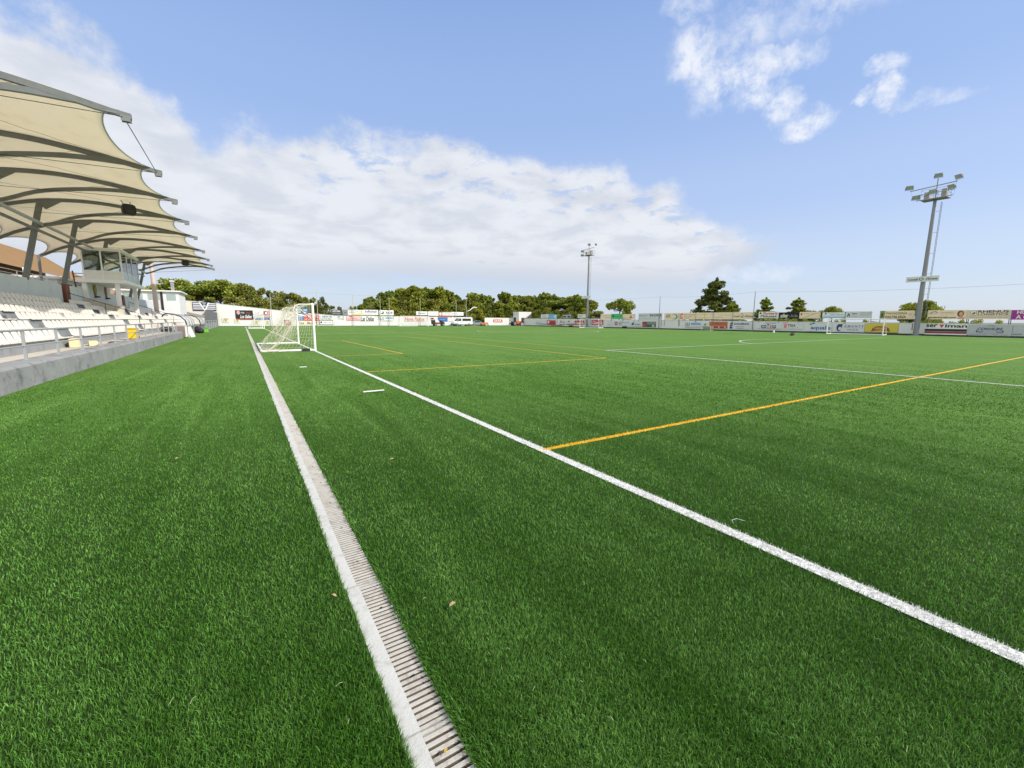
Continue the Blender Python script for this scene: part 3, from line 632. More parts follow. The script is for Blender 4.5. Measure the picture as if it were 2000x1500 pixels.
# ================================================================ BEHIND THE STAND
m_or = mat('shade_cloth', (.25,.14,.045), .8, var=.25, scale=.8, dirt=(.15,.08,.025), dirt_amt=.5)
t = thing('shade_sail', 'orange brown shade canopy on poles behind the grandstand', 'canopy', (0,0,0))
vs = []; fs = []
for i in range(21):
    y = 50+i*2.1
    for j in range(9):
        s = j/8; vs.append((-17.4-6.6*s, y, 6.35+4.15*s-.35*4*s*(1-s)-.12*math.sin(i*1.57)**2*4*s*(1-s)))
fs = [(i*9+j, i*9+j+1, (i+1)*9+j+1, (i+1)*9+j) for i in range(20) for j in range(8)]
MB().add(vs, fs).build('cloth', m_or, t, smooth=True)
for y in (50, 60, 70, 80, 91): MB().tube([(-17.3,y,3.6),(-17.3,y,6.4)], .07, 8).build('pole', m_wpaint, t)
MB().box(-24.6,-24.3,50,92,3.6,10.2).build('rear_screen', m_or, t)
def low_building(name, lab, x0, x1, y0, y1, z0, z1, wins, roof=m_white, wallm=m_white):
    t = thing(name, lab, 'building', (0,0,0))
    MB().box(x0,x1,y0,y1,z0,z1).build('wall', wallm, t)
    MB().box(x0-.35,x1+.35,y0-.35,y1+.35,z1,z1+.22).build('roof', roof, t, bevel=.03)
    for (a, c, d, e, face) in wins:
        if face == 'x': MB().box(x1-.02,x1+.03,a,c,d,e).build('window', mat('dark_window', (.04,.05,.06), .15), t)
        else: MB().box(a,c,y0-.03,y0+.02,d,e).build('window', mat('shade_window', (.32,.40,.38), .3), t)
    return t
low_building('clubhouse', 'low white clubhouse behind the back wall left of the booth', -24,-14.6,58,76,3.6,5.3,[(60,62,4.1,5.0,'x'),(66,69,4.1,5.0,'x')])
bd = low_building('white_pavilion', 'white flat roofed pavilion with pale green windows at the far end of the stand', -15.5,-8.2,86,95,0,5.75,[(-12.0,-10.6,4.5,5.5,'y'),(-9.75,-8.6,4.45,5.4,'y'),(-14.9,-12.6,4.5,5.5,'y')])
MB().box(-10.5,-10.2,85.92,86.05,1.0,5.7).build('downpipe', m_dkmetal, bd)
MB().box(-12.3,-11.3,84.7,85.9,3.05,3.12).build('landing', m_terr, bd)
b = MB()
for z in (3.3,3.55,3.8,4.05): b.tube([(-12.3,84.6,z),(-10.4,84.6,z)], .022, 6)
b.beam((-11.6,84.6,3.0),(-11.6,84.6,4.1),.05,.05); b.build('balustrade', m_galv, bd)
MB().box(-9.3,-8.9,88,88.5,5.97,7.5).build('chimney', m_terr, bd); MB().box(-9.4,-8.8,87.9,88.6,7.5,7.66).build('chimney_cap', m_white, bd)
low_building('red_roofed_house', 'distant brown gabled house behind the grandstand', -27,-17,92,106,0,7.2,[], roof=mat('clay_roof', (.26,.12,.07), .85, var=.2, scale=3), wallm=mat('ochre_wall', (.42,.30,.20), .85))
t = thing('round_column', 'tall pinkish round column at the end of the canopy', 'column', (-9.9,76.5,0))
MB().tube([(0,0,2),(0,0,4),(-.05,0,9.0)], [.27,.27,.2], 16).build('shaft', mat('pink_stucco', (.60,.47,.42), .85, var=.06), t)
BANNERS = [
 ('F', -8.61, -4.53, 3.27, 5.06, 'navy', 'crest banner on cream wall with navy and white stripes and a white V', [('r', 0.02, 0.1, 0.33, 0.2, 'white'), ('r', 0.67, 0.1, 0.98, 0.2, 'white'), ('r', 0.02, 0.3, 0.37, 0.4, 'white'), ('r', 0.63, 0.3, 0.98, 0.4, 'white'), ('r', 0.02, 0.5, 0.4, 0.6, 'white'), ('r', 0.6, 0.5, 0.98, 0.6, 'white'), ('r', 0.02, 0.72, 0.46, 0.82, 'white'), ('r', 0.54, 0.72, 0.98, 0.82, 'white'), ('p', [(0.27, 0.02), (0.34, 0.02), (0.51, 0.8), (0.66, 0.02), (0.73, 0.02), (0.54, 0.98), (0.48, 0.98)], 'white'), ('e', 0.5, 0.4, 0.06, 0.16, 'silver'), ('r', 0.44, 0.06, 0.57, 0.14, 'silver')]),
 ('F', -3.7, -2.44, 0.84, 1.83, 'cream', 'leftmost cream board with olive and orange initials low on the far wall', [('t', '/B', 0.15, 0.1, 0.7, 0.8, 'olive'), ('r', 0.72, 0.1, 0.9, 0.3, 'red')]),
 ('F', -1.46, -0.46, 0.79, 1.78, 'cream', 'cream board with olive initials just under the black board', [('t', '/B', 0.2, 0.1, 0.75, 0.8, 'olive')]),
 ('F', -1.17, 2.07, 1.48, 3.53, 'black', 'black board with red and white lettering on the sloping white wall', [('e', 0.17, 0.25, 0.1, 0.22, 'pink'), ('s', 0.32, 0.12, 0.58, 0.36, 'white', 1), ('s', 0.62, 0.12, 0.92, 0.36, 'red', 1), ('t', 'Los Gallos', 0.25, 0.48, 0.95, 0.84, 'white', 0.2), ('r', 0.02, 0.9, 0.98, 0.97, 'red')]),
 ('F', 2.15, 4.12, 1.95, 3.54, 'white', 'white board with faint script right of the black board', [('s', 0.2, 0.15, 0.7, 0.4, 'grey', 2), ('r', 0, 0.5, 1, 0.54, 'dark'), ('s', 0.1, 0.62, 0.7, 0.85, 'olive', 2)]),
 ('F', 2.07, 5.24, 1.47, 1.89, 'blue', 'long blue strip with white lettering under the white script board', [('s', 0.05, 0.2, 0.95, 0.8, 'white', 5)]),
 ('F', 4.19, 5.34, 2.0, 3.5, 'pink', 'pink and dark picture board beside the tall grey pole', [('e', 0.35, 0.35, 0.3, 0.3, 'dark'), ('e', 0.4, 0.35, 0.18, 0.2, 'white')]),
 ('F', 2.1, 3.24, 0.4, 1.35, 'cream', 'cream board with olive initials below the blue strip', [('t', '/B', 0.2, 0.1, 0.7, 0.85, 'olive'), ('r', 0.75, 0.1, 0.9, 0.3, 'red')]),
 ('F', 4.36, 5.21, 0.39, 1.28, 'cream', 'cream board with olive initials next to the foot of the grey pole', [('t', '/B', 0.2, 0.1, 0.8, 0.85, 'olive')]),
 ('F', 8.15, 9.46, 0.27, 1.47, 'darkred', 'small dark red picture board seen through the near goal net', [('e', 0.4, 0.4, 0.25, 0.3, 'pink'), ('r', 0.1, 0.1, 0.4, 0.3, 'dark')]),
 ('F', 10.97, 12.18, 2.94, 4.12, 'navy', 'left dark blue picture panel above the far wall behind the goal', [('r', 0.1, 0.1, 0.9, 0.45, 'sky'), ('r', 0.2, 0.6, 0.7, 0.8, 'white')]),
 ('F', 12.25, 13.28, 2.95, 4.15, 'blue', 'right blue picture panel above the far wall behind the goal', [('r', 0.1, 0.15, 0.85, 0.5, 'sky'), ('r', 0.1, 0.7, 0.6, 0.85, 'white')]),
 ('F', 11.0, 12.25, 1.38, 2.57, 'blue', 'square blue board behind the near goal mouth', [('r', 0.15, 0.15, 0.85, 0.4, 'sky'), ('s', 0.1, 0.55, 0.9, 0.85, 'white', 2)]),
 ('F', 12.29, 15.63, 1.32, 2.75, 'red', 'red board with white letters behind the near goal post', [('t', 'M RTZ', 0.3, 0.1, 0.97, 0.5, 'white'), ('s', 0.05, 0.62, 0.95, 0.85, 'white', 4)]),
 ('F', 11.06, 15.48, 0.34, 1.21, 'cream', 'long cream board with brown script low behind the goal post', [('t', 'Tomas', 0.02, 0.2, 0.3, 0.8, 'brown', 0.2), ('t', 'Mari', 0.42, 0.2, 0.7, 0.8, 'brown', 0.2), ('e', 0.88, 0.4, 0.03, 0.25, 'red')]),
 ('F', 15.66, 18.71, 1.51, 2.6, 'pale', 'pale grey board with two lines of dark capitals right of the goal', [('t', '1.  VISION  RD', 0.05, 0.1, 0.95, 0.48, 'dark'), ('s', 0.05, 0.58, 0.95, 0.9, 'dark', 3)]),
 ('F', 15.63, 18.72, 0.33, 1.41, 'dark', 'white board with a thick dark border right of the goal', [('r', 0.03, 0.08, 0.97, 0.92, 'white'), ('e', 0.13, 0.45, 0.07, 0.22, 'dark'), ('s', 0.32, 0.35, 0.9, 0.65, 'dark', 2)]),
 ('F', 18.61, 20.99, 2.73, 3.97, 'dark', 'dark board with white lettering raised above the far wall', [('t', 'AUTO PARK', 0.05, 0.12, 0.8, 0.45, 'white'), ('s', 0.05, 0.6, 0.85, 0.85, 'silver', 3)]),
 ('F', 21.1, 22.27, 2.75, 4.03, 'grey', 'plain dark grey panel raised above the far wall', [('s', 0.2, 0.3, 0.8, 0.7, 'dark', 1)]),
 ('F', 22.28, 25.93, 2.73, 4.02, 'white', 'white board with black lettering and a yellow wave above the wall', [('s', 0.06, 0.12, 0.82, 0.28, 'black', 2), ('s', 0.06, 0.42, 0.55, 0.6, 'black', 2), ('p', [(0.3, 0.85), (0.6, 0.72), (0.95, 0.6), (0.98, 0.92), (0.3, 0.95)], 'yellow'), ('e', 0.88, 0.35, 0.04, 0.15, 'olive')]),
 ('F', 25.97, 29.71, 2.77, 4.09, 'white', 'white board with purple lower case lettering left of the bare gap above far wall', [('t', 'infinitel', 0.12, 0.08, 0.88, 0.55, 'purple'), ('s', 0.1, 0.68, 0.85, 0.85, 'grey', 3)]),
 ('F', 30.0, 33.69, 2.74, 4.08, 'white', 'white board with a dark swirl and grey capitals above the wall', [('e', 0.2, 0.5, 0.12, 0.28, 'slate'), ('e', 0.13, 0.38, 0.1, 0.2, 'white'), ('t', 'RALIP', 0.45, 0.3, 0.92, 0.7, 'slate')]),
 ('F', 19.89, 21.07, 1.74, 2.49, 'pale', 'pale board with a thin grey emblem low on the far wall', [('e', 0.25, 0.3, 0.2, 0.2, 'grey'), ('s', 0.0, 0.6, 0.9, 0.8, 'grey', 2)]),
 ('F', 21.91, 25.08, 1.34, 2.52, 'palepink', 'pink board with a red roof shape low on the far wall', [('p', [(0.1, 0.6), (0.45, 0.3), (0.9, 0.62)], 'salmon'), ('r', 0.2, 0.05, 0.4, 0.22, 'darkred'), ('r', 0.0, 0.75, 1, 0.92, 'salmon')]),
 ('F', 25.24, 28.72, 1.14, 2.51, 'white', 'white wall sign with large black gothic lettering low on the far wall', [('t', 'Las Dalias', 0.02, 0.08, 0.98, 0.92, 'black', 0.12)]),
 ('F', 30.19, 33.55, 1.27, 2.34, 'white', 'white sign with dark initials and a pale blue block on far wall', [('t', 'LU', 0.02, 0.05, 0.28, 0.68, 'navy'), ('r', 0.36, 0.08, 0.98, 0.5, 'lightblue'), ('t', 'ASESORIA', 0.38, 0.12, 0.96, 0.45, 'blue'), ('s', 0.02, 0.78, 0.98, 0.95, 'dark', 5)]),
 ('F', 36.49, 42.32, 1.22, 2.44, 'white', 'wide white wall sign with red lettering inside the far goal', [('t', 'Nova Parrot', 0.02, 0.08, 0.98, 0.92, 'red', 0.15)]),
 ('F', 39.79, 42.97, 2.87, 3.92, 'white', 'white board with grey script left of the raised pair', [('t', 'Llompart', 0.15, 0.3, 0.85, 0.75, 'slate', 0.25), ('r', 0, 0.96, 1, 1, 'grey')]),
 ('F', 43.13, 46.17, 2.76, 3.94, 'white', 'blank looking white board right of the raised pair', [('s', 0.1, 0.4, 0.7, 0.6, 'lightgrey', 2)]),
 ('F', 46.17, 49.98, 2.43, 3.83, 'brick', 'brick red and white board left half above the far wall', [('r', 0.3, 0.08, 1, 0.68, 'white'), ('e', 0.15, 0.4, 0.1, 0.3, 'pale'), ('s', 0.35, 0.2, 0.95, 0.5, 'dark', 3)]),
 ('F', 50.03, 53.83, 2.86, 3.88, 'white', 'white board with red and black lettering above the white van', [('s', 0.05, 0.3, 0.6, 0.65, 'dark', 3), ('s', 0.62, 0.3, 0.95, 0.65, 'red', 2)]),
 ('F', 43.75, 45.65, 1.64, 2.33, 'white', 'white board with a dark red oval behind the utility cart', [('e', 0.3, 0.5, 0.28, 0.4, 'darkred')]),
 ('F', 45.97, 48.84, 1.21, 2.32, 'blue', 'bright blue board behind the utility cart', [('s', 0.2, 0.3, 0.8, 0.6, 'sky', 2)]),
 ('F', 49.01, 51.08, 1.27, 2.21, 'white', 'white wall sign with thin blue initials left of the van', [('t', 'U nor', 0.05, 0.2, 0.9, 0.8, 'lightblue')]),
 ('F', 63.66, 66.8, 1.06, 1.87, 'red', 'red sign with white capitals alone on the white wall', [('t', 'SAAR', 0.08, 0.12, 0.92, 0.88, 'white')]),
 ('R', 98.5, 94.91, 2.24, 3.3, 'white', 'white board with dark blot lettering above wall, left of light blue board', [('s', 0.1, 0.5, 0.9, 0.85, 'dark', 3), ('s', 0.2, 0.2, 0.7, 0.35, 'grey', 2)]),
 ('R', 94.79, 91.09, 2.1, 3.27, 'sky', 'light blue board with a white disc above the side wall', [('e', 0.78, 0.5, 0.14, 0.35, 'white'), ('s', 0.1, 0.3, 0.6, 0.6, 'lightblue', 3)]),
 ('R', 88.6, 85.38, 2.27, 3.11, 'silver', 'silver board with two dark car shapes above the side wall', [('e', 0.2, 0.6, 0.2, 0.22, 'black'), ('e', 0.75, 0.6, 0.2, 0.22, 'black')]),
 ('R', 82.76, 79.76, 2.31, 3.19, 'white', 'white board with black script left of the distant floodlight mast', [('t', 'fitness', 0.1, 0.25, 0.6, 0.6, 'dark', 0.3), ('s', 0.3, 0.7, 0.9, 0.8, 'lightgrey', 2)]),
 ('R', 78.11, 74.77, 2.18, 3.12, 'black', 'black board with gold script right of the distant floodlight mast', [('t', 'Vera', 0.08, 0.3, 0.5, 0.95, 'gold', 0.2), ('s', 0.55, 0.6, 0.95, 0.9, 'gold', 2)]),
 ('R', 74.6, 71.2, 2.01, 3.15, 'cream', 'cream board with a red line left of the green board', [('s', 0.2, 0.3, 0.8, 0.45, 'lightgrey', 2), ('r', 0.4, 0.7, 0.95, 0.76, 'red')]),
 ('R', 71.17, 67.77, 2.01, 3.19, 'green', 'bright green board above the side wall', [('e', 0.18, 0.45, 0.1, 0.2, 'darkgreen'), ('s', 0.4, 0.45, 0.9, 0.6, 'darkgreen', 3)]),
 ('R', 67.69, 64.17, 1.98, 3.08, 'cream', 'cream board with a small red dancer shape right of the green board', [('p', [(0.65, 0.2), (0.7, 0.2), (0.72, 0.55), (0.85, 0.8), (0.5, 0.8), (0.62, 0.55)], 'red'), ('s', 0.05, 0.6, 0.5, 0.9, 'grey', 3)]),
 ('R', 63.19, 57.2, 1.88, 3.2, 'pale', 'long pale board with blue grey capitals left of the dark net pole', [('t', 'BALEARIA', 0.5, 0.12, 0.98, 0.5, 'slate'), ('t', 'S.D', 0.02, 0.2, 0.12, 0.5, 'grey'), ('s', 0.15, 0.25, 0.42, 0.5, 'grey', 3), ('s', 0.02, 0.7, 0.6, 0.9, 'pale2', 5)]),
 ('R', 56.58, 53.19, 1.85, 3.17, 'cream', 'cream board with a green and orange round swirl above the wall', [('t', 'AREA', 0.15, 0.2, 0.4, 0.35, 'dark'), ('t', 'BUS', 0.14, 0.38, 0.42, 0.65, 'dark'), ('e', 0.7, 0.5, 0.2, 0.42, 'orange'), ('e', 0.72, 0.55, 0.19, 0.38, 'teal'), ('e', 0.66, 0.52, 0.16, 0.3, 'cream')]),
 ('R', 53.12, 49.6, 1.92, 3.18, 'cream', 'cream board with a big red letter G above the side wall', [('t', 'G', 0.03, 0.1, 0.22, 0.9, 'red', 0.1), ('s', 0.3, 0.2, 0.98, 0.36, 'red', 3), ('s', 0.3, 0.5, 0.8, 0.64, 'brown', 2), ('s', 0.3, 0.8, 0.6, 0.85, 'brown', 2)]),
 ('R', 49.55, 46.08, 1.96, 3.18, 'cream', 'cream board with a yellow palm tree emblem above the side wall', [('r', 0.49, 0.3, 0.51, 0.8, 'olive'), ('e', 0.5, 0.25, 0.1, 0.14, 'yellow'), ('s', 0.25, 0.78, 0.75, 0.84, 'brown', 2)]),
 ('R', 46.02, 42.51, 1.96, 3.17, 'cream', 'cream board with two thin brown text lines above the side wall', [('s', 0.25, 0.35, 0.98, 0.45, 'grey', 3), ('s', 0.05, 0.6, 0.55, 0.72, 'brown', 2)]),
 ('R', 42.45, 38.93, 1.97, 3.16, 'cream', 'cream board with brown lettering either side of a round seal', [('t', 'Consell', 0.03, 0.42, 0.33, 0.68, 'brown'), ('e', 0.46, 0.52, 0.07, 0.22, 'brown'), ('e', 0.46, 0.48, 0.045, 0.14, 'cream'), ('t', "d'Eivissa", 0.58, 0.42, 0.98, 0.68, 'brown'), ('r', 0.43, 0.15, 0.49, 0.22, 'brown')]),
 ('R', 38.11, 35.0, 2.18, 3.19, 'white', 'white florist board with red and dark lettering above the wall', [('t', 'Floristeria', 0.22, 0.06, 0.95, 0.48, 'red', 0.2), ('t', 'Pitiusas', 0.1, 0.5, 0.92, 0.9, 'slate', 0.1), ('e', 0.1, 0.25, 0.05, 0.15, 'dark')]),
 ('R', 34.98, 32.08, 2.11, 3.05, 'black', 'black board with white script lettering above the side wall', [('t', 'xibec', 0.05, 0.2, 0.5, 0.85, 'white', 0.3), ('s', 0.55, 0.35, 0.95, 0.75, 'silver', 3)]),
 ('R', 32.04, 29.26, 2.11, 3.08, 'cream', 'cream board crossed by a thin grey curve above the side wall', [('e', 0.1, 0.35, 0.04, 0.2, 'red'), ('s', 0.2, 0.2, 0.5, 0.35, 'grey', 2), ('p', [(0.2, 0.9), (0.45, 0.6), (0.75, 0.25), (0.98, 0.1), (0.98, 0.14), (0.76, 0.3), (0.46, 0.66), (0.22, 0.95)], 'grey')]),
 ('R', 29.07, 26.18, 2.16, 3.03, 'black', 'white board with black frame and blue lower band above opposite goal', [('r', 0.02, 0.06, 0.98, 0.94, 'white'), ('r', 0.02, 0.6, 0.98, 0.94, 'lightblue'), ('r', 0.13, 0.15, 0.2, 0.4, 'brown'), ('s', 0.25, 0.14, 0.75, 0.24, 'dark', 3), ('s', 0.38, 0.36, 0.95, 0.5, 'dark', 3)]),
 ('R', 26.16, 23.19, 2.12, 3.06, 'pale', 'pale board with a black water drop logo right of the black framed board', [('p', [(0.06, 0.7), (0.12, 0.2), (0.18, 0.7)], 'black'), ('e', 0.12, 0.62, 0.06, 0.18, 'black'), ('e', 0.12, 0.66, 0.03, 0.1, 'pale'), ('t', 'Agua', 0.22, 0.2, 0.45, 0.45, 'slate', 0.2), ('s', 0.22, 0.6, 0.48, 0.72, 'olive', 2), ('r', 0.55, 0.2, 0.95, 0.24, 'olive'), ('r', 0.55, 0.4, 0.95, 0.44, 'olive'), ('r', 0.55, 0.6, 0.9, 0.64, 'olive')]),
 ('R', 22.35, 18.89, 1.98, 3.09, 'cream', 'cream bakery board with a green picture left of the near floodlight mast', [('r', 0, 0, 0.15, 1, 'olive'), ('e', 0.07, 0.5, 0.04, 0.3, 'darkgreen'), ('t', 'PANADERÍA', 0.18, 0.08, 0.8, 0.45, 'olive'), ('t', 'PASTELERÍA', 0.18, 0.5, 0.78, 0.88, 'brown'), ('r', 0.15, 0.95, 1, 1, 'olive'), ('e', 0.88, 0.45, 0.05, 0.15, 'palepink')]),
 ('R', 17.69, 14.18, 2.01, 3.08, 'cream', 'cream hotels board with an arch logo and a small portrait', [('p', [(0.05, 0.4), (0.12, 0.15), (0.2, 0.1), (0.27, 0.3), (0.25, 0.3), (0.19, 0.16), (0.12, 0.22), (0.06, 0.42)], 'slate'), ('r', 0.05, 0.4, 0.25, 0.43, 'slate'), ('s', 0.33, 0.2, 0.66, 0.27, 'slate', 2), ('s', 0.33, 0.38, 0.68, 0.44, 'slate', 3), ('s', 0.33, 0.56, 0.55, 0.6, 'slate', 2), ('t', 'gardenhotels.com', 0.02, 0.7, 0.72, 0.96, 'brown'), ('e', 0.82, 0.4, 0.08, 0.34, 'brown'), ('e', 0.83, 0.42, 0.045, 0.24, 'skin'), ('p', [(0.76, 1), (0.79, 0.7), (0.88, 0.7), (0.95, 1)], 'skin')]),
 ('R', 14.17, 10.92, 2.01, 3.04, 'cream', 'cream logistics board with a boxed bird logo and blue grey capitals', [('r', 0.04, 0.05, 0.2, 0.6, 'slate'), ('r', 0.05, 0.08, 0.19, 0.57, 'cream'), ('p', [(0.07, 0.45), (0.15, 0.2), (0.17, 0.3), (0.14, 0.47)], 'navy'), ('t', 'RHENUS', 0.23, 0.02, 0.95, 0.3, 'navy'), ('t', 'LOGISTICS', 0.23, 0.36, 0.94, 0.58, 'slate'), ('r', 0.02, 0.66, 0.98, 0.68, 'slate'), ('s', 0.05, 0.76, 0.95, 0.86, 'slate', 7)]),
 ('R', 10.9, 8.81, 1.96, 3.0, 'magenta', 'purple board with large white capitals at the right edge', [('t', 'HUM', 0.2, 0.04, 0.7, 0.42, 'white'), ('t', 'A G', 0.18, 0.5, 0.6, 0.92, 'white'), ('r', 0, 0, 0.06, 1, 'purple')]),
 ('R', 101.01, 95.73, 0.39, 1.68, 'pale', 'pale board with grey cyclist drawings low on side wall', [('e', 0.12, 0.6, 0.1, 0.25, 'grey'), ('e', 0.12, 0.6, 0.07, 0.18, 'pale'), ('e', 0.35, 0.65, 0.1, 0.25, 'grey'), ('e', 0.35, 0.65, 0.07, 0.18, 'pale'), ('r', 0.35, 0.75, 0.98, 0.88, 'slate')]),
 ('R', 95.68, 91.71, 0.44, 1.69, 'red', 'red and dark red board next to the cyclist board', [('e', 0.2, 0.4, 0.1, 0.3, 'white'), ('r', 0.3, 0.45, 0.98, 0.95, 'darkred')]),
 ('R', 90.16, 87.49, 0.47, 1.63, 'pale', 'small pale board with a shield over a navy line', [('p', [(0.2, 0.05), (0.4, 0.05), (0.4, 0.35), (0.3, 0.5), (0.2, 0.35)], 'darkred'), ('t', 'Vivo', 0.55, 0.2, 0.9, 0.5, 'dark'), ('s', 0.1, 0.6, 0.9, 0.7, 'grey', 3), ('r', 0.02, 0.84, 0.98, 0.96, 'navy')]),
 ('R', 87.21, 83.87, 0.51, 1.64, 'pale', 'pale board with red figures over a red band', [('r', 0.2, 0.05, 0.4, 0.35, 'darkred'), ('s', 0.3, 0.45, 0.98, 0.68, 'salmon', 3), ('r', 0, 0.75, 1, 0.95, 'darkred')]),
 ('R', 83.8, 80.25, 0.55, 1.65, 'cokered', 'red board with white script behind the distant small goal, left one', [('t', 'Coca-Cola', 0.06, 0.2, 0.95, 0.85, 'white', 0.3)]),
 ('R', 77.65, 73.68, 0.59, 1.79, 'cokered', 'red board with white script right of the distant mast foot', [('t', 'Coca', 0.06, 0.15, 0.6, 0.85, 'white', 0.3), ('t', 'Cola', 0.66, 0.2, 0.95, 0.85, 'white', 0.3)]),
 ('R', 72.34, 70.64, 0.52, 1.57, 'pale', 'pale grey board with faint pink lines low on side wall', [('s', 0.1, 0.1, 0.7, 0.2, 'lightgrey', 2), ('r', 0.1, 0.5, 0.9, 0.56, 'palepink'), ('r', 0.1, 0.7, 0.9, 0.76, 'palepink')]),
 ('R', 70.11, 69.11, 0.57, 1.46, 'pale', 'narrow board with a dark red shield', [('p', [(0.05, 0.02), (0.95, 0.02), (0.95, 0.6), (0.5, 1), (0.05, 0.6)], 'darkred'), ('e', 0.5, 0.4, 0.2, 0.2, 'pale')]),
 ('R', 68.83, 67.99, 0.62, 1.47, 'grey', 'narrow board with a thin grey square emblem', [('r', 0.08, 0.06, 0.92, 0.94, 'pale'), ('p', [(0.35, 0.2), (0.65, 0.2), (0.65, 0.8), (0.35, 0.8)], 'slate')]),
 ('R', 67.78, 65.7, 0.47, 1.53, 'pale', 'pale board with slate capitals over thin lines on side wall', [('s', 0.05, 0.1, 0.98, 0.35, 'slate', 2), ('s', 0.3, 0.55, 0.8, 0.95, 'lightblue', 2)]),
 ('R', 65.51, 62.25, 0.32, 1.44, 'pale', 'pale board with a navy flame logo low on side wall', [('p', [(0.12, 0.6), (0.2, 0.25), (0.32, 0.02), (0.34, 0.4), (0.3, 0.65)], 'navy'), ('t', 'NAVIERA', 0.35, 0.4, 0.9, 0.65, 'blue'), ('s', 0.02, 0.82, 0.98, 0.95, 'slate', 5)]),
 ('R', 62.05, 58.58, 0.37, 1.49, 'darkred', 'dark red and green picture board low on side wall', [('r', 0.33, 0, 1, 1, 'darkgreen'), ('r', 0.35, 0.05, 0.98, 0.5, 'grey'), ('p', [(0.7, 0.9), (0.8, 0.5), (0.95, 0.9)], 'pale'), ('s', 0.06, 0.3, 0.28, 0.8, 'pink', 1)]),
 ('R', 51.77, 48.42, 0.44, 1.42, 'pale', 'pale board with navy initials and blue capitals low on side wall', [('t', 'LU', 0.05, 0.05, 0.3, 0.65, 'navy'), ('r', 0.36, 0.08, 0.98, 0.5, 'lightblue'), ('t', 'ASESORIA', 0.38, 0.12, 0.98, 0.48, 'blue'), ('s', 0.02, 0.8, 0.98, 0.95, 'dark', 6)]),
 ('R', 48.1, 46.98, 0.44, 1.3, 'pale', 'small pale board with a round gold and slate crest', [('e', 0.5, 0.5, 0.22, 0.42, 'slate'), ('e', 0.5, 0.5, 0.14, 0.28, 'gold')]),
 ('R', 46.73, 43.3, 0.35, 1.57, 'rust', 'rust orange board with dark capitals low on side wall', [('t', 'CAN MIQUELITUS', 0.1, 0.15, 0.95, 0.5, 'darkred'), ('r', 0.02, 0.7, 0.98, 0.9, 'darkred'), ('e', 0.22, 0.8, 0.04, 0.14, 'palepink'), ('e', 0.55, 0.8, 0.04, 0.14, 'palepink'), ('e', 0.88, 0.8, 0.04, 0.14, 'palepink')]),
 ('R', 42.95, 39.42, 0.36, 1.46, 'pale', 'pale board with a navy cube logo and navy capitals on side wall', [('p', [(0.03, 0.95), (0.05, 0.05), (0.18, 0.02), (0.16, 0.95)], 'navy'), ('r', 0.08, 0.3, 0.14, 0.4, 'pale'), ('r', 0.08, 0.6, 0.14, 0.7, 'pale'), ('t', 'DALIMAX', 0.24, 0.06, 0.97, 0.38, 'navy'), ('s', 0.35, 0.55, 0.8, 0.75, 'slate', 2), ('r', 0.38, 0.9, 0.72, 0.94, 'slate')]),
 ('R', 38.07, 34.45, 0.4, 1.45, 'pale', 'pale board with fat navy letters and a red letter x', [('r', 0.3, 0.02, 0.78, 0.1, 'blue'), ('t', 'co', 0.14, 0.35, 0.38, 0.82, 'navy'), ('t', 'T', 0.39, 0.2, 0.5, 0.82, 'navy'), ('t', 'x', 0.5, 0.35, 0.62, 0.82, 'red'), ('t', 'u', 0.63, 0.35, 0.77, 0.82, 'navy'), ('r', 0.14, 0.86, 0.77, 0.92, 'red'), ('s', 0.0, 0.88, 0.12, 0.96, 'dark', 1), ('s', 0.8, 0.88, 0.98, 0.96, 'dark', 2)]),
 ('R', 34.41, 31.2, 0.5, 1.49, 'pale', 'pale board with thin dark capitals and a red arrow fan logo', [('p', [(0.0, 0.05), (0.3, -0.02), (0.28, 0.1), (0.1, 0.2)], 'salmon'), ('p', [(0.1, 0.3), (0.26, 0.25), (0.2, 0.95), (0.1, 0.75)], 'salmon'), ('t', 'TISA', 0.27, 0.25, 0.63, 0.65, 'dark'), ('r', 0.28, 0.82, 0.6, 0.85, 'red'), ('s', 0.7, 0.25, 0.95, 0.32, 'grey', 2), ('r', 0.7, 0.7, 0.74, 0.76, 'navy')]),
 ('R', 30.7, 27.61, 0.22, 1.52, 'pale', 'pale board with big blue lower case letters behind the small goal', [('p', [(0.03, 0.15), (0.18, 0.1), (0.12, 0.3)], 'navy'), ('e', 0.22, 0.1, 0.06, 0.1, 'teal'), ('t', 'aqualia', 0.12, 0.35, 0.98, 0.9, 'blue')]),
 ('R', 27.14, 23.86, 0.28, 1.39, 'pale', 'pale board with a dark crescent logo and wide spaced capitals', [('e', 0.12, 0.5, 0.1, 0.45, 'navy'), ('e', 0.15, 0.62, 0.06, 0.22, 'pale'), ('p', [(0.1, 0.12), (0.24, 0.02), (0.22, 0.35), (0.12, 0.4)], 'navy'), ('t', 'A M A N T E', 0.3, 0.2, 0.97, 0.4, 'slate'), ('r', 0.28, 0.5, 0.97, 0.53, 'slate'), ('t', 'I B I Z A', 0.42, 0.66, 0.8, 0.82, 'slate')]),
 ('R', 23.78, 20.26, 0.21, 1.45, 'mustard', 'mustard yellow board with a red ribbon badge', [('p', [(0.2, 0.9), (0.24, 0.5), (0.35, 0.3), (0.62, 0.3), (0.73, 0.5), (0.77, 0.9), (0.7, 0.8), (0.5, 0.72), (0.27, 0.8)], 'darkred'), ('t', 'HIERBAS', 0.3, 0.42, 0.67, 0.66, 'mustard'), ('r', 0.0, 0.9, 1, 1, 'olive')]),
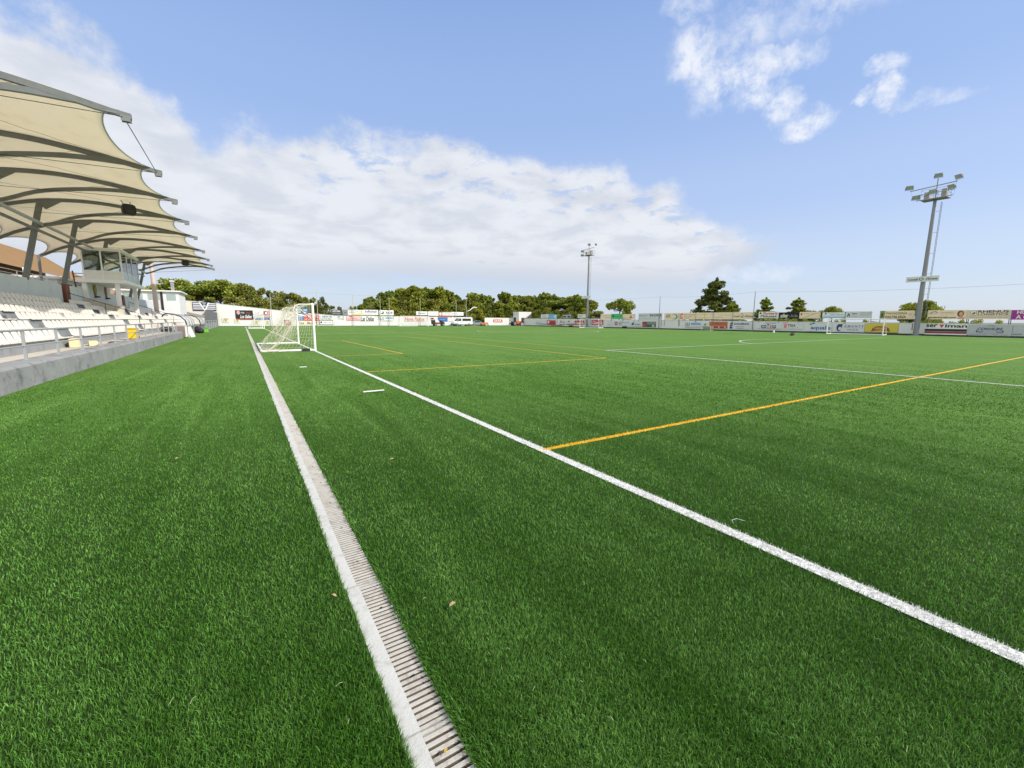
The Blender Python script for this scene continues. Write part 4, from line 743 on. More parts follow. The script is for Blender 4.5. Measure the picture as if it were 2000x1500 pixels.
 ('R', 17.72, 14.07, 0.16, 1.43, 'white', 'white board with black lettering over black and red bars', [('t', 'ser', 0.02, 0.02, 0.3, 0.32, 'black'), ('p', [(0.34, 0.05), (0.46, 0.05), (0.4, 0.38)], 'red'), ('t', 'iman', 0.48, 0.02, 0.99, 0.32, 'black'), ('r', 0.0, 0.46, 1, 0.68, 'black'), ('r', 0.0, 0.7, 1, 0.88, 'darkred'), ('s', 0.1, 0.55, 0.6, 0.62, 'dark', 3), ('s', 0.3, 0.93, 0.45, 0.98, 'grey', 1)]),
 ('R', 13.96, 10.61, 0.15, 1.37, 'palegrey', 'grey board with navy capitals under a thin arch', [('p', [(0.35, 0.16), (0.45, 0.05), (0.55, 0.05), (0.66, 0.16), (0.6, 0.1), (0.5, 0.075), (0.42, 0.1)], 'slate'), ('t', 'CONVIURE', 0.2, 0.25, 0.8, 0.5, 'navy', 0.25), ('p', [(0.19, 0.5), (0.22, 0.5), (0.21, 0.62), (0.32, 0.62), (0.34, 0.55), (0.36, 0.55), (0.33, 0.68), (0.18, 0.68)], 'navy'), ('p', [(0.81, 0.5), (0.78, 0.5), (0.79, 0.62), (0.68, 0.62), (0.66, 0.55), (0.64, 0.55), (0.67, 0.68), (0.82, 0.68)], 'navy'), ('s', 0.4, 0.58, 0.6, 0.64, 'grey', 2), ('r', 0.2, 0.74, 0.8, 0.76, 'slate'), ('s', 0.02, 0.86, 0.45, 0.92, 'slate', 3), ('s', 0.6, 0.86, 0.95, 0.92, 'slate', 2)]),
 ('R', 10.56, 8.61, 0.17, 1.37, 'palegrey', 'plain grey board with small dark capitals at the right edge', [('t', 'FUNDACIÓN', 0.02, 0.75, 0.35, 0.88, 'dark')]),
]

# ================================================================ BOUNDARY WALLS
def poly_wall(name, lab, pts, axis, a, th, m, coping=True):
    """pts: (along, top z) list; axis 'y': wall in plane y=a facing -y ; axis 'x': wall in plane x=a facing -x"""
    t = thing(name, lab, 'wall', (0,0,0))
    poly = [(pts[0][0], -.05)]+[(pts[-1][0], -.05)]+[(p[0], p[1]) for p in reversed(pts)]
    MB().prism(poly, axis, a, a+th).build('wall_face', m, t)
    if coping:
        b = MB()
        for (s0, z0), (s1, z1) in zip(pts[:-1], pts[1:]):
            p, q_ = ((s0, a+th/2, z0+.03), (s1, a+th/2, z1+.03)) if axis == 'y' else ((a+th/2, s0, z0+.03), (a+th/2, s1, z1+.03))
            b.beam(p, q_, th+.07, .055)
        b.build('coping', m_white, t)
    b = MB(); s0, s1 = pts[0][0], pts[-1][0]; hb = .20 if axis == 'x' else .10
    b.box(s0,s1,a-.03,a-.004,0,hb) if axis == 'y' else b.box(a-.03,a-.004,s0,s1,0,hb)
    b.build('base_strip', mat('dark_base_strip', (.035,.05,.035), .9), t)
    return t
poly_wall('cream_wall', 'tall cream wall with the crest banner beside the far end of the stand', [(-16,5.75),(-10.7,5.43),(-4.31,4.86)], 'y', 112.0, .25, m_creamw)
poly_wall('sloping_wall', 'white wall whose top slopes down behind the near goal', [(-4.3,4.84),(8.74,3.43),(15.6,2.85),(19.0,2.55)], 'y', 112.0, .25, m_white)
poly_wall('far_wall', 'long white wall with painted adverts behind the far goal', [(19.02,2.52),(56.3,2.42)], 'y', 112.0, .25, m_white)
poly_wall('corner_wall', 'white wall with the single red sign left of the scoreboard kiosk', [(60.8,2.32),(71.2,2.30)], 'y', 112.0, .25, m_white)
poly_wall('side_wall', 'long white side wall in shade along the opposite touchline', [(-14,1.36),(10.2,1.41),(18.5,1.49),(29.3,1.55),(37.9,1.62),(56.9,1.78),(101.4,2.12),(107,2.16)], 'x', 71.5, .22, m_white)
# banners; the raised boards are thin sheets that the sun shines through from behind
def palt(k):
    nm = 'backlit_'+k
    if nm in MATS: return MATS[nm]
    m, q = newmat(nm); c = tuple(min(.85, x*1.12) for x in PAL[k])+(1,); q.b.inputs['Base Color'].default_value = c; q.b.inputs['Roughness'].default_value = .5
    tr = q.node('ShaderNodeBsdfTranslucent'); tr.inputs[0].default_value = c; mx = q.node('ShaderNodeMixShader'); mx.inputs[0].default_value = .42
    q.l.new(q.b.outputs[0], mx.inputs[1]); q.l.new(tr.outputs[0], mx.inputs[2]); q.l.new(mx.outputs[0], q.out.inputs[0]); MATS[nm] = m; return m
def banner(wl, a0, a1, z0, z1, base, lab, ops, idx):
    W_, H_ = abs(a1-a0), z1-z0
    raised = z0 > (2.6 if wl == 'F' and a0 > 10 else 1.8 if wl == 'R' else 9)
    th = .05
    t = thing('banner', lab, 'advertising banner', ((a0, 111.97, z0) if wl == 'F' else (71.47, a0, z0)), 0 if wl == 'F' else -math.pi/2, 'banners on the boundary walls')
    # local frame: x along the board (left to right as seen from the pitch), y outward into the wall, z up
    MB().box(0,W_,-th,-th+.02,0,H_).build('panel', palt(base) if raised and wl == 'R' else pal(base), t)
    keys = []; L = MB(); dep = th+.004
    def mi(k):
        if k not in keys: keys.append(k)
        return keys.index(k)
    rr = random.Random(idx*13+1)
    for n, op in enumerate(ops):
        y = -(dep+.002*n)
        if op[0] == 'r':
            _, x0, t0, x1, t1, c = op
            L.add([(x0*W_,y,H_*(1-t1)),(x1*W_,y,H_*(1-t1)),(x1*W_,y,H_*(1-t0)),(x0*W_,y,H_*(1-t0))], [(0,1,2,3)], mi(c))
        elif op[0] == 'e':
            _, cx, cy, rx, ry, c = op; m_ = 20
            L.add([((cx+rx*math.cos(2*math.pi*i/m_))*W_, y, (1-cy+ry*math.sin(2*math.pi*i/m_))*H_) for i in range(m_)], [tuple(range(m_))], mi(c))
        elif op[0] == 'p':
            _, pts, c = op; L.add([(px*W_, y, (1-py)*H_) for px, py in pts], [tuple(range(len(pts)))], mi(c))
        elif op[0] == 't':
            _, s, x0, t0, x1, t1, c = op[:7]; sh = op[7] if len(op) > 7 else 0
            v, f = text_geo(s); h_ = (t1-t0)*H_; w_ = (x1-x0)*W_-sh*h_
            L.add([(x0*W_+px*w_+pz*sh*h_, y, H_*(1-t1)+pz*h_) for px, pz in v], f, mi(c))
        elif op[0] == 's':      # small print that cannot be read from here: word shaped marks
            _, x0, t0, x1, t1, c, nw = op; x = x0*W_; zb, zt = H_*(1-t1), H_*(1-t0); h_ = zt-zb; tot = (x1-x0)*W_; ws = [rr.uniform(.6,1.4) for _ in range(nw)]; sw = sum(ws)
            for w_ in ws:
                ww = tot*w_/sw; xe = x+ww*.88; xx = x
                while xx < xe-.01:
                    lw = h_*rr.uniform(.28,.5); lh = h_*rr.choice((.7,.7,.7,1,1))
                    if xx+lw*.7 > xe: break
                    st_ = lw*.22
                    L.add([(xx,y,zb),(xx+st_,y,zb),(xx+st_,y,zb+lh),(xx,y,zb+lh)], [(0,1,2,3)], mi(c))
                    if rr.random() < .75: zz = zb+rr.choice((0,.35,.62))*h_*.9; L.add([(xx+st_,y,zz),(xx+lw*.72,y,zz),(xx+lw*.72,y,zz+h_*.16),(xx+st_,y,zz+h_*.16)], [(0,1,2,3)], mi(c))
                    if rr.random() < .5: L.add([(xx+lw*.55,y,zb),(xx+lw*.74,y,zb),(xx+lw*.74,y,zb+h_*.65),(xx+lw*.55,y,zb+h_*.65)], [(0,1,2,3)], mi(c))
                    xx += lw
                x += ww
    if keys: L.build('lettering', [pal(k) for k in keys], t)
    if raised:
        b = MB(); zc = (2.4 if wl == 'F' else 1.55)-z0
        for x in (.06, W_-.06): b.box(x-.03,x+.03,.004,.06,zc-.9,H_)
        b.box(0,W_,.062,.09,H_*.3,H_*.36); b.box(0,W_,.062,.09,H_*.8,H_*.86)
        b.build('frame', m_dkmetal, t)
for i, (wl, a0, a1, z0, z1, base, lab, ops) in enumerate(BANNERS): banner(wl, a0, a1, z0, z1, base, lab, ops, i)

# ---- net poles and wires
POL = [('F',5.69,7.28,'tall pale net pole in front of the sloping wall'),('F',15.33,7.87,'thin net pole in front of the dark bushy tree'),('F',23.53,7.7,'net pole against clear sky right of the dark bushy tree'),('F',30.19,7.65,'cream net pole rising between two white raised boards'),
       ('F',32.5,7.47,'thin net pole above the board with the swirl'),('F',40.85,7.47,'net pole above the right part of the red script sign'),('F',51.39,7.23,'pale net pole above the white minivan'),('F',54.6,7.3,'orange tinted net pole right of the minivan'),
       ('R',57.66,6.43,'dark net pole at the right end of the long pale board'),('R',38.82,6.45,'dark net pole left of the florist board'),('R',8.0,5.8,'net pole by the purple board')]
for wl, a, z, lab in POL:
    p = (a,111.6,0) if wl == 'F' else (71.2,a,0)
    t = MB().tube([(0,0,0),(0,0,z)], [.075,.05], 8).build('net_pole', mat('pole_pale', (.42,.40,.35), .6) if wl == 'F' else mat('pole_dark', (.20,.20,.20), .6), None, p)
    tag(t, lab, 'pole', 'net poles along the walls')
wr = thing('net_wire', 'thin top wire strung between the net poles', 'wire', (0,0,0))
def sag(p, q_, s): return [Vector(p).lerp(Vector(q_), i/10)-Vector((0,0,4*s*(i/10)*(1-i/10))) for i in range(11)]
b = MB(); F_ = [p for p in POL if p[0] == 'F']
for p, q_ in zip(F_[:-1], F_[1:]): b.tube(sag((p[1],111.6,p[2]-.02),(q_[1],111.6,q_[2]-.02),.08), .014, 4)
R_ = [('R',100.0,7.3)]+[p for p in POL if p[0] == 'R']
for p, q_ in zip(R_[:-1], R_[1:]): b.tube(sag((71.2,p[1],p[2]-.02),(71.2,q_[1],q_[2]-.02),.35), .013, 4)
b.tube(sag((54.6,111.6,7.28),(71.2,100,7.28),.3), .014, 4)
b.build('strand', m_steel, wr)

# ================================================================ GOALS
m_post = mat('white_goal_aluminium', (.78,.78,.77), .3, .0, var=.04, scale=6, dirt=(.55,.54,.52), dirt_amt=.3)
m_net = mat('net_cord', (.66,.61,.49), .85)
def net_grid(b, f, nu, nv, r):
    for i in range(nu+1): b.tube([f(i/nu, j/nv) for j in range(nv+1)], r, 3, cap=False)
    for j in range(nv+1): b.tube([f(i/nu, j/nv) for i in range(nu+1)], r, 3, cap=False)
def goal(lab, loc, rz, W_, H_, td, bd, r=.06, net=True, messy=False, group='football goals'):
    """opening along local x (0..W), depth toward +y"""
    t = thing('football_goal', lab, 'goal', loc, rz, group)
    for x in (0, W_): MB().tube([(x,0,0),(x,0,H_)], r, 14).build('post', m_post, t, smooth=False)
    MB().tube([(-r,0,H_),(W_+r,0,H_)], r, 14).build('crossbar', m_post, t)
    for x in (0, W_):
        b = MB(); b.tube([(x,r,.055),(x,bd,.055)], .055, 10); b.build('base_bar', m_post, t)
        b = MB(); b.tube([(x,0,H_-.01),(x,td*.75,H_-.02),(x,td,H_-.12),(x,td+.08,H_-.35),(x,td-.12,H_-.55),(x,td-.5,H_-.62)] if messy else [(x,0,H_-.01),(x,td,H_-.03),(x,bd,.06)], .025, 8); b.build('net_bracket', m_post, t)
    b = MB(); b.tube([(0,bd,.055),(W_,bd,.055)], .055, 10); b.build('rear_bar', m_post, t)
    if messy:
        b = MB(); b.beam((-.02,.25,.06),(-.02,.62,.06),.16,.16); b.build('wheel_bracket', m_rubber, t)
        b = MB()
        for x in (0, W_): b.tube([(x,.08,H_-.75),(x,td*.9,H_-.15)], .018, 6); b.tube([(x,.05,.75),(x,.9,.08)], .014, 6)
        b.build('brace', m_galv, t)
    if net:
        b = MB(); rn = random.Random(4); S = lambda s, f: f*math.sin(s)
        def back(s, u):
            x = s*W_; 
            if messy: x = W_*(s**1.0); y = td+(bd-td-.15)*u**1.25-.35*math.sin(math.pi*u)+.10*math.sin(9*s+3*u)*u; z = (H_-.15)*(1-u)**(1.0+.35*math.sin(4*s+1))+.03+.12*math.sin(11*s)*math.sin(math.pi*u)
            else: y = td+(bd-td)*u-.12*math.sin(math.pi*u); z = H_*(1-u)+.03
            return (x, y, max(.02, z))
        net_grid(b, back, int(W_/.16) if not messy else 38, 14, .0042 if messy else .007)
        def roof(s, u): return (s*W_, td*u, H_-.03-.10*math.sin(math.pi*s*(1 if not messy else 3))**2*math.sin(math.pi*u/2+.2))
        net_grid(b, roof, 36, 4, .0045)
        for xs in (0, W_):
            def side(s, u, xs=xs):
                yb = bd*(1-.02); yt = td; y = s*(yt+(yb-yt)*u**1.2); z = (H_-.06)*(1-u)+.04
                return (xs+(.10*math.sin(3*s+5*u)*math.sin(math.pi*u) if messy else 0), y-(.30*math.sin(math.pi*u)*s if messy else 0), z)
            net_grid(b, side, 12, 14, .0045)
        if messy:
            for k in range(46):
                x = rn.choice((0.05, W_-.05))+rn.uniform(-.1,.25)*(1 if k % 2 else -1)*.4; pts = []; y = rn.uniform(td-.45,td+.1); z = H_-.12
                for j in range(8): pts.append((x, y, z)); z -= rn.uniform(.15,.36)*.9; y += rn.uniform(-.06,.14)+.07; x += rn.uniform(-.05,.05); z = max(z, .05)
                b.tube(pts, .005, 3, cap=False)
            for k in range(40):
                x = rn.uniform(0,W_*.16)*(1 if k % 3 else -.2); y = bd-rn.uniform(.1,1.2); pts = [(x+rn.uniform(-.2,.2), y+rn.uniform(-.3,.3), rn.uniform(.02,.12)) for _ in range(5)]; b.tube(pts, .005, 3, cap=False)
        b.build('net', m_net, t)
    return t
goal('large white portable goal with a tangled cream net on the near touchline', (TV,24.2,0), R(90), 7.75, 2.40, .82, 2.40, .062, True, True)
goal('second white goal on the near touchline, farther down beside the drain', (TV,84.9,0), R(90), 7.3, 2.28, .9, 2.3, .06, True, False)
goal('far white goal in front of the wall with the red script', (37.2-3.72,106,0), 0, 7.44, 2.5, .9, 2.2, .06, True)
goal('small white goal across the pitch in front of the yellow board', (67.0,26.45,0), R(-90), 6.0, 1.98, .4, 1.2, .06, False)
goal('distant small white goal by the far floodlight mast', (67.0,76.8,0), R(-90), 6.3, 2.0, .5, 1.4, .06, False)
t = thing('mini_goal', 'tiny white training goal against the side wall under the blue initials', 'goal', (68.5,46.2,0), R(-90), 'football goals')
b = MB(); b.tube([(0,0,0),(0,0,.8),(1.7,0,.8),(1.7,0,0)], .03, 6); b.build('frame', m_post, t)
b = MB(); b.tube([(0,0,.03),(0,.8,.03),(1.7,.8,.03),(1.7,0,.03)], .025, 6); b.tube([(1.7,0,.8),(1.7,.8,.03)], .02, 6); b.tube([(0,0,.8),(0,.8,.03)], .02, 6); b.build('base', m_post, t)
b = MB(); b.add([(0,0,.8),(1.7,0,.8),(1.7,.8,.03),(0,.8,.03)], [(0,1,2,3)]); b.build('net', mat('white_net_panel', (.6,.6,.58), .9), t)

# ================================================================ FLOODLIGHT MASTS
m_lamp = mat('lamp_housing', (.30,.29,.27), .5, .3); m_lglass = mat('lamp_glass', (.38,.39,.38), .15)
m_mast = mat('mast_steel', (.22,.225,.235), .5, .35, var=.08, scale=1.5, dirt=(.2,.2,.2), dirt_amt=.3)
def mast(lab, loc, H_, r0, yaw, lamps, sign=True, boxes=True):
    t = thing('floodlight_mast', lab, 'floodlight', loc, yaw, 'floodlight masts')
    # local -x looks at the pitch, local y runs along the touchline
    MB().tube([(0,0,0),(0,0,H_*.16),(0,0,H_)], [r0,r0*.93,r0*.52], 16).build('mast_tube', m_mast, t)
    MB().box(-.45,.45,-.45,.45,0,.06).build('base_plate', m_mast, t)
    b = MB(); yo = -.62
    for x in (-.2,.2): b.tube([(x,yo,2.2),(x,yo,H_-.5)], .022, 5)
    z = 2.5
    while z < H_-.6: b.tube([(-.2,yo,z),(.2,yo,z)], .013, 4); z += .42
    z = 2.6
    while z < H_: b.beam((0,-r0*.8,z),(0,yo,z),.03,.03); z += 2.4
    b.build('ladder', m_steel, t)
    pl = MB(); pl.box(-.7,.7,-1.15,1.15,H_-.12,H_-.03); pf = pl.build('platform', m_mast, t)
    b = MB()
    for x in (-.7,.7):
        for zz in (.55,1.05): b.tube([(x,-1.15,H_+zz),(x,1.15,H_+zz)], .022, 5)
        for y in (-1.15,0,1.15): b.tube([(x,y,H_-.05),(x,y,H_+1.05)], .022, 5)
    for y in (-1.15,1.15):
        for zz in (.55,1.05): b.tube([(-.7,y,H_+zz),(.7,y,H_+zz)], .022, 5)
    b.build('guard_rail', m_galv, pf)
    b = MB(); b.tube([(0,-1.7,H_+1.55),(0,2.4,H_+1.35)], .05, 8); b.tube([(0,0,H_),(0,0,H_+2.25)], .05, 8)
    for zz, hw in ((.62,1.65),(.0,1.6)): b.tube([(-.45,-hw,H_+zz),(-.45,hw,H_+zz)], .04, 6)
    b.tube([(0,2.35,H_+1.35),(-.4,1.85,H_+.02)], .012, 4); b.tube([(0,-1.65,H_+1.55),(-.4,-1.6,H_+.02)], .012, 4); b.build('crossarm', m_mast, t)
    if boxes:
        b = MB(); b.box(-.2,.35,-.95,-.5,H_-.02,H_+.95); b.build('ballast_box', mat('ballast_grey', (.34,.32,.28), .6), t)
        b = MB(); b.box(-.2,.35,.55,1.0,H_-.02,H_+.85); b.build('ballast_box', mat('ballast_grey', (.34,.32,.28), .6), t)
    for (x, y, z, yw, tl) in lamps:
        l = bpy.data.objects.new('lamp', None); scn.collection.objects.link(l); l.parent = t; l.location = (x,y,H_+z); l.rotation_euler = (0, tl, yw); l.scale = (.8, .8, .8)
        b = MB(); b.prism([(-.12,-.32),(-.12,.32),(.10,.22),(.22,.10),(.22,-.10),(.10,-.22)], 'y', -.42, .42); b.build('housing', m_lamp, l, bevel=.02)
        MB().box(-.135,-.121,-.38,.38,-.28,.28).build('lens', m_lglass, l)
        b = MB(); b.beam((0,-.46,0),(0,-.46,-.42),.05,.03); b.beam((0,.46,0),(0,.46,-.42),.05,.03); b.beam((0,-.48,-.42),(0,.48,-.42),.05,.03); b.build('yoke', m_mast, l)
    return t
LM = [(-.05,0,2.62,R(10),R(-38)),(-.05,2.5,1.82,R(25),R(-35)),(-.05,-1.75,2.02,R(-25),R(-30)),(-.6,1.6,.40,R(30),R(-35)),(-.6,.15,.75,R(0),R(-30)),(-.6,-1.4,.95,R(-20),R(-35))]
t = mast('near tall grey floodlight mast with a lettered sign board at the right', (70.5,18.27,0), 16.1, .29, 0, LM)
def mast_sign(t, y0, y1, z0, z1, text=True):
    W_ = y1-y0
    p = MB().box(-.50,-.44,y0,y1,z0,z1).build('sign_board', pal('pale'), t); b = MB()
    if text:
        for s, x0, x1 in (('Consell', .05, .36), ("d'Eivissa", .60, .95)):
            v, f = text_geo(s); h_ = (z1-z0)*.42; b.add([(-.505, y1-(x0+px*(x1-x0))*W_, z0+(z1-z0)*.28+pz*h_) for px, pz in v], f, 0)
        for k, (rx, c) in enumerate(((.22,0),(.13,1))): b.add([(-.506-.002*k, y1-(.47*W_)+rx*math.cos(a)*1.0, (z0+z1)/2+rx*.8*math.sin(a)) for a in [2*math.pi*i/20 for i in range(20)]], [tuple(range(20))], c)
        b.build('lettering', [pal('brown'), pal('pale')], p)
mast_sign(t, -1.5, 1.5, 6.48, 7.12)
LM2 = [(-.05,0,2.45,R(10),R(-38)),(-.05,2.3,1.2,R(25),R(-35)),(-.05,-2.3,2.1,R(-25),R(-30)),(-.6,1.7,.15,R(30),R(-35))]
t2 = mast('distant grey floodlight mast behind the small goal', (70.8,78.6,0), 17.0, .28, 0, LM2)
mast_sign(t2, -1.6, 1.6, 6.9, 7.45, False)
# street lamp with curved arm beyond the far wall
t = thing('street_lamp', 'white curved lamp arm on a thin pole in front of the wood', 'street lamp', (57.0,116,0))
MB().tube([(0,0,0),(0,0,4.3)], .05, 8).build('pole', m_steel, t)
MB().tube([(0,0,4.2),(.9,0,4.5),(1.6,0,5.1),(2.2,0,5.45),(3.3,0,5.42)], [.05,.13,.14,.12,.07], 8).build('lamp_arm', m_wpaint, t)

# ================================================================ TREES
def leaf_mat(name, a, b_):
    m, q = newmat(name); at = q.node('ShaderNodeAttribute', attribute_name='tone').outputs['Fac']
    oi = q.node('ShaderNodeObjectInfo').outputs['Random']
    c = q.mix(at, (*a, 1), (*b_, 1)); c = q.mix(q.math('MULTIPLY', oi, .45), c, (b_[0]*1.25, b_[1]*.95, b_[2]*.6, 1))
    q.put(q.b.inputs['Base Color'], c); q.b.inputs['Roughness'].default_value = .7; q.b.inputs['Specular IOR Level'].default_value = .2
    tr = q.node('ShaderNodeBsdfTranslucent'); q.put(tr.inputs[0], c); mx = q.node('ShaderNodeMixShader'); mx.inputs[0].default_value = .25
    q.l.new(q.b.outputs[0], mx.inputs[1]); q.l.new(tr.outputs[0], mx.inputs[2]); q.l.new(mx.outputs[0], q.out.inputs[0]); return m
m_pine = leaf_mat('pine_needles', (.085,.125,.014), (.30,.37,.058)); m_dark = leaf_mat('dark_foliage', (.042,.066,.014), (.16,.20,.045)); m_bush = leaf_mat('olive_foliage', (.10,.13,.026), (.27,.30,.068))
m_bark = mat('bark', (.12,.085,.06), .95, var=.3, scale=6, bump=.6, bscale=12)
def crown_mesh(name, clumps, m, size, per, seed):
    """clumps: (centre, radius xyz); leaves scattered in each clump with more toward its shell"""
    rg = np.random.default_rng(seed); Vs = []; T = []
    for (c, rad) in clumps:
        n = per; d = rg.normal(size=(n, 3)); d /= np.linalg.norm(d, axis=1)[:,None]; rr = rg.random(n)**.55
        p = np.array(c)+d*rr[:,None]*np.array(rad)
        a = rg.normal(size=(n, 3))+d*.8; a /= np.linalg.norm(a, axis=1)[:,None]; b_ = np.cross(a, rg.normal(size=(n, 3))); b_ /= np.linalg.norm(b_, axis=1)[:,None]+1e-9
        s = size*(.6+.8*rg.random(n))[:,None]
        q_ = np.stack([p-a*s-b_*s*.45, p+a*s*.2-b_*s*.6, p+a*s, p-a*s*.1+b_*s*.6], 1); Vs.append(q_)
        T.append(np.repeat(np.clip(rg.normal(.5, .22)+rg.normal(0, .18, n), 0, 1), 4))
    V = np.concatenate(Vs).reshape(-1, 3).astype(np.float32); n = len(V)//4
    me = bpy.data.meshes.new(name); me.vertices.add(len(V)); me.vertices.foreach_set('co', V.ravel()); me.loops.add(len(V)); me.loops.foreach_set('vertex_index', np.arange(len(V), dtype=np.int32))
    me.polygons.add(n); me.polygons.foreach_set('loop_start', (np.arange(n)*4).astype(np.int32)); me.polygons.foreach_set('loop_total', np.full(n, 4, np.int32))
    at = me.attributes.new('tone', 'FLOAT', 'POINT'); at.data.foreach_set('value', np.concatenate(T).astype(np.float32)); me.materials.append(m); me.update(); me.validate()
    return me
def mk_tree(kind, seed):
    """unit tree 10 m tall; returns (crown mesh, trunk mesh)"""
    r = random.Random(seed); cl = []; tb = MB()
    if kind == 'pine':        # bushy Aleppo style pine, crown down to low
        tb.tube([(0,0,0),(.1,.05,3),(0,0,6.5),(.1,0,9.2)], [.24,.19,.11,.03], 7)
        for i in range(66):
            h = r.uniform(.08,.96); w = 3.0*max(.15,1-abs(h-.42)**1.7*2.3)*r.uniform(.35,1.05); a = r.uniform(0,6.28); x, y, z = w*math.cos(a)*.85, w*math.sin(a)*.85, h*10
            s = r.uniform(.75,1.30)*(1.15-.5*h); cl.append(((x,y,z-.3*s),(s,s,s*.85)))
            if i % 2: tb.tube([(0,0,z*.8),(x*.8,y*.8,z-.2)], [.06,.02], 4)
        for i in range(12):
            a = r.uniform(0,6.28); w = 1.7*math.sqrt(r.random()); cl.append(((w*math.cos(a),w*math.sin(a),9.5-.75*w+r.uniform(-.2,.4)),(.30,.30,.70)))
        return crown_mesh('crown', cl, m_pine, .24, 120, seed), tb.mesh('trunk', [m_bark])
    if kind == 'umbrella':
        tb.tube([(0,0,0),(.3,.1,2.5),(.1,0,5),(.2,0,6.5)], [.30,.24,.18,.10], 8)
        for i in range(56):
            a = r.uniform(0,6.28); w = 4.2*math.sqrt(r.random()); x, y = w*math.cos(a), w*math.sin(a); z = 8.4-.10*w*w+r.uniform(-1.7,.9)*(1-.12*w)
            s = r.uniform(.8,1.35); cl.append(((x,y,z-.6*r.random()),(s,s,s*.66)))
            if i % 2: tb.tube([(.1,0,4.6+r.random()*1.2),(x*.5,y*.5,z-1.5),(x*.85,y*.85,z-.3)], [.10,.06,.02], 5)
        return crown_mesh('crown', cl, m_pine, .23, 110, seed), tb.mesh('trunk', [m_bark])
    if kind == 'conifer':      # tall open tiered conifer
        tb.tube([(0,0,0),(0,0,5),(0,0,9.8)], [.26,.16,.03], 7)
        for tier in range(11):
            z = .8+tier*.84; w = (1-tier/11.5)**.85*3.6+.25
            for k in range(10 if tier < 7 else 7):
                a = r.uniform(0,6.28); f = r.uniform(.2,1.12); x, y = w*f*math.cos(a), w*f*math.sin(a); s = r.uniform(.55,.95)*(1.15-.05*tier)
                cl.append(((x,y,z+.22*f*w*.3+r.uniform(-.35,.35)),(s*1.1,s*1.1,s*.75)))
                if k % 2: tb.tube([(0,0,z-.2),(x,y,z+.1)], [.05,.015], 4)
        cl.append(((0,0,10),(.18,.18,.5)))
        return crown_mesh('crown', cl, m_dark if seed % 2 else m_pine, .22, 105, seed), tb.mesh('trunk', [m_bark])
    if kind == 'bush':
        for i in range(60):
            a = r.uniform(0,6.28); w = 4.6*math.sqrt(r.random()); h = r.uniform(.0,1)*(1-.034*w*w); s = r.uniform(1.1,1.9)
            cl.append(((w*math.cos(a),w*math.sin(a),h*8.2+.8),(s,s,s*.9)))
            if i % 3 == 0: tb.tube([(0,0,0),(w*.6*math.cos(a),w*.6*math.sin(a),h*7)], [.12,.03], 4)
        for i in range(5): cl.append(((r.uniform(-1.6,1.6),r.uniform(-1.6,1.6),9.2+r.uniform(-.3,.4)),(.7,.7,.8)))
        return crown_mesh('crown', cl, m_bush, .28, 120, seed), tb.mesh('trunk', [m_bark])
    if kind == 'dark':
        tb.tube([(0,0,0),(0,0,8)], [.25,.05], 6)
        for i in range(48):
            h = r.uniform(.05,.95); w = 3.4*(1-h**2.4)*r.uniform(.5,1); a = r.uniform(0,6.28); s = r.uniform(.6,1.0)
            cl.append(((w*math.cos(a),w*math.sin(a),h*9.7),(s*.8,s*.8,s*1.1)))
        return crown_mesh('crown', cl, m_dark, .20, 80, seed), tb.mesh('trunk', [m_bark])
TREEM = {k: [mk_tree(k, s) for s in ss] for k, ss in dict(pine=(1,2,3,4,5), umbrella=(11,12,13), conifer=(21,22), bush=(31,32,33), dark=(41,)).items()}
tcount = {}
def tree(kind, x, y, H_, lab, wide=1.0, var=None, group=None, name=None, cat='tree'):
    i = tcount.get(kind, 0); tcount[kind] = i+1; cm, tm = TREEM[kind][(i if var is None else var) % len(TREEM[kind])]
    t = thing(name or {'pine':'pine_tree','umbrella':'umbrella_pine','conifer':'conifer','bush':'shrub','dark':'dark_tree'}[kind], lab, cat, (x,y,0), rnd.uniform(0,6.28), group)
    s = H_/10.0; t.scale = (s*wide, s*wide, s)
    c = bpy.data.objects.new('crown', cm); scn.collection.objects.link(c); c.parent = t
    k = bpy.data.objects.new('trunk', tm); scn.collection.objects.link(k); k.parent = t
    return t
# left group behind the cream and sloping walls
GL = 'trees behind the sloping wall'
tree('umbrella',-12.6,128,11.6,'leftmost umbrella pine above the white pavilion roof',1.15,0,GL)
tree('umbrella',-8.6,127,12.4,'second umbrella pine from the left with a dense dark crown',1.1,1,GL)
tree('umbrella',-4.2,124,11.9,'umbrella pine with bare open trunk above the crest banner',1.05,2,GL)
tree('umbrella',-1.0,128,11.2,'fourth umbrella pine from the left, half hidden by olive shrubs',1.1,0,GL)
for i, (x, y, h, w) in enumerate([(-9,118,6.6,1.0),(-5.6,118,6.4,1.0),(-2.0,119,6.6,1.1),(1.0,121,9.6,.8),(3.6,121,9.1,.8),(6.4,122,8.3,.8),(9.6,123,8.0,.9),(12.6,123,7.7,.9),(7.9,122.5,8.3,1.1),(11.0,123.5,8.0,1.15),(13.6,121,7.2,.9),(15.6,123,7.0,1.0),(20.2,123,5.2,1.0),(4.8,117.5,5.9,1.2),(8.6,118,5.6,1.2)]):
    tree('bush',x,y,h,'olive green shrub behind the sloping wall, %s from the left' % ordinal(i+1),w,None,GL)
tree('dark',17.4,120,7.6,'dark brownish green tree standing alone right of the near goal',.95,0,GL)
tree('bush',22.4,122,4.9,'low yellow green shrub left of the net pole in clear sky',.9,None,GL)
tree('bush',25.6,122,5.2,'low yellow green shrub under the net pole in clear sky',.8,None,GL)
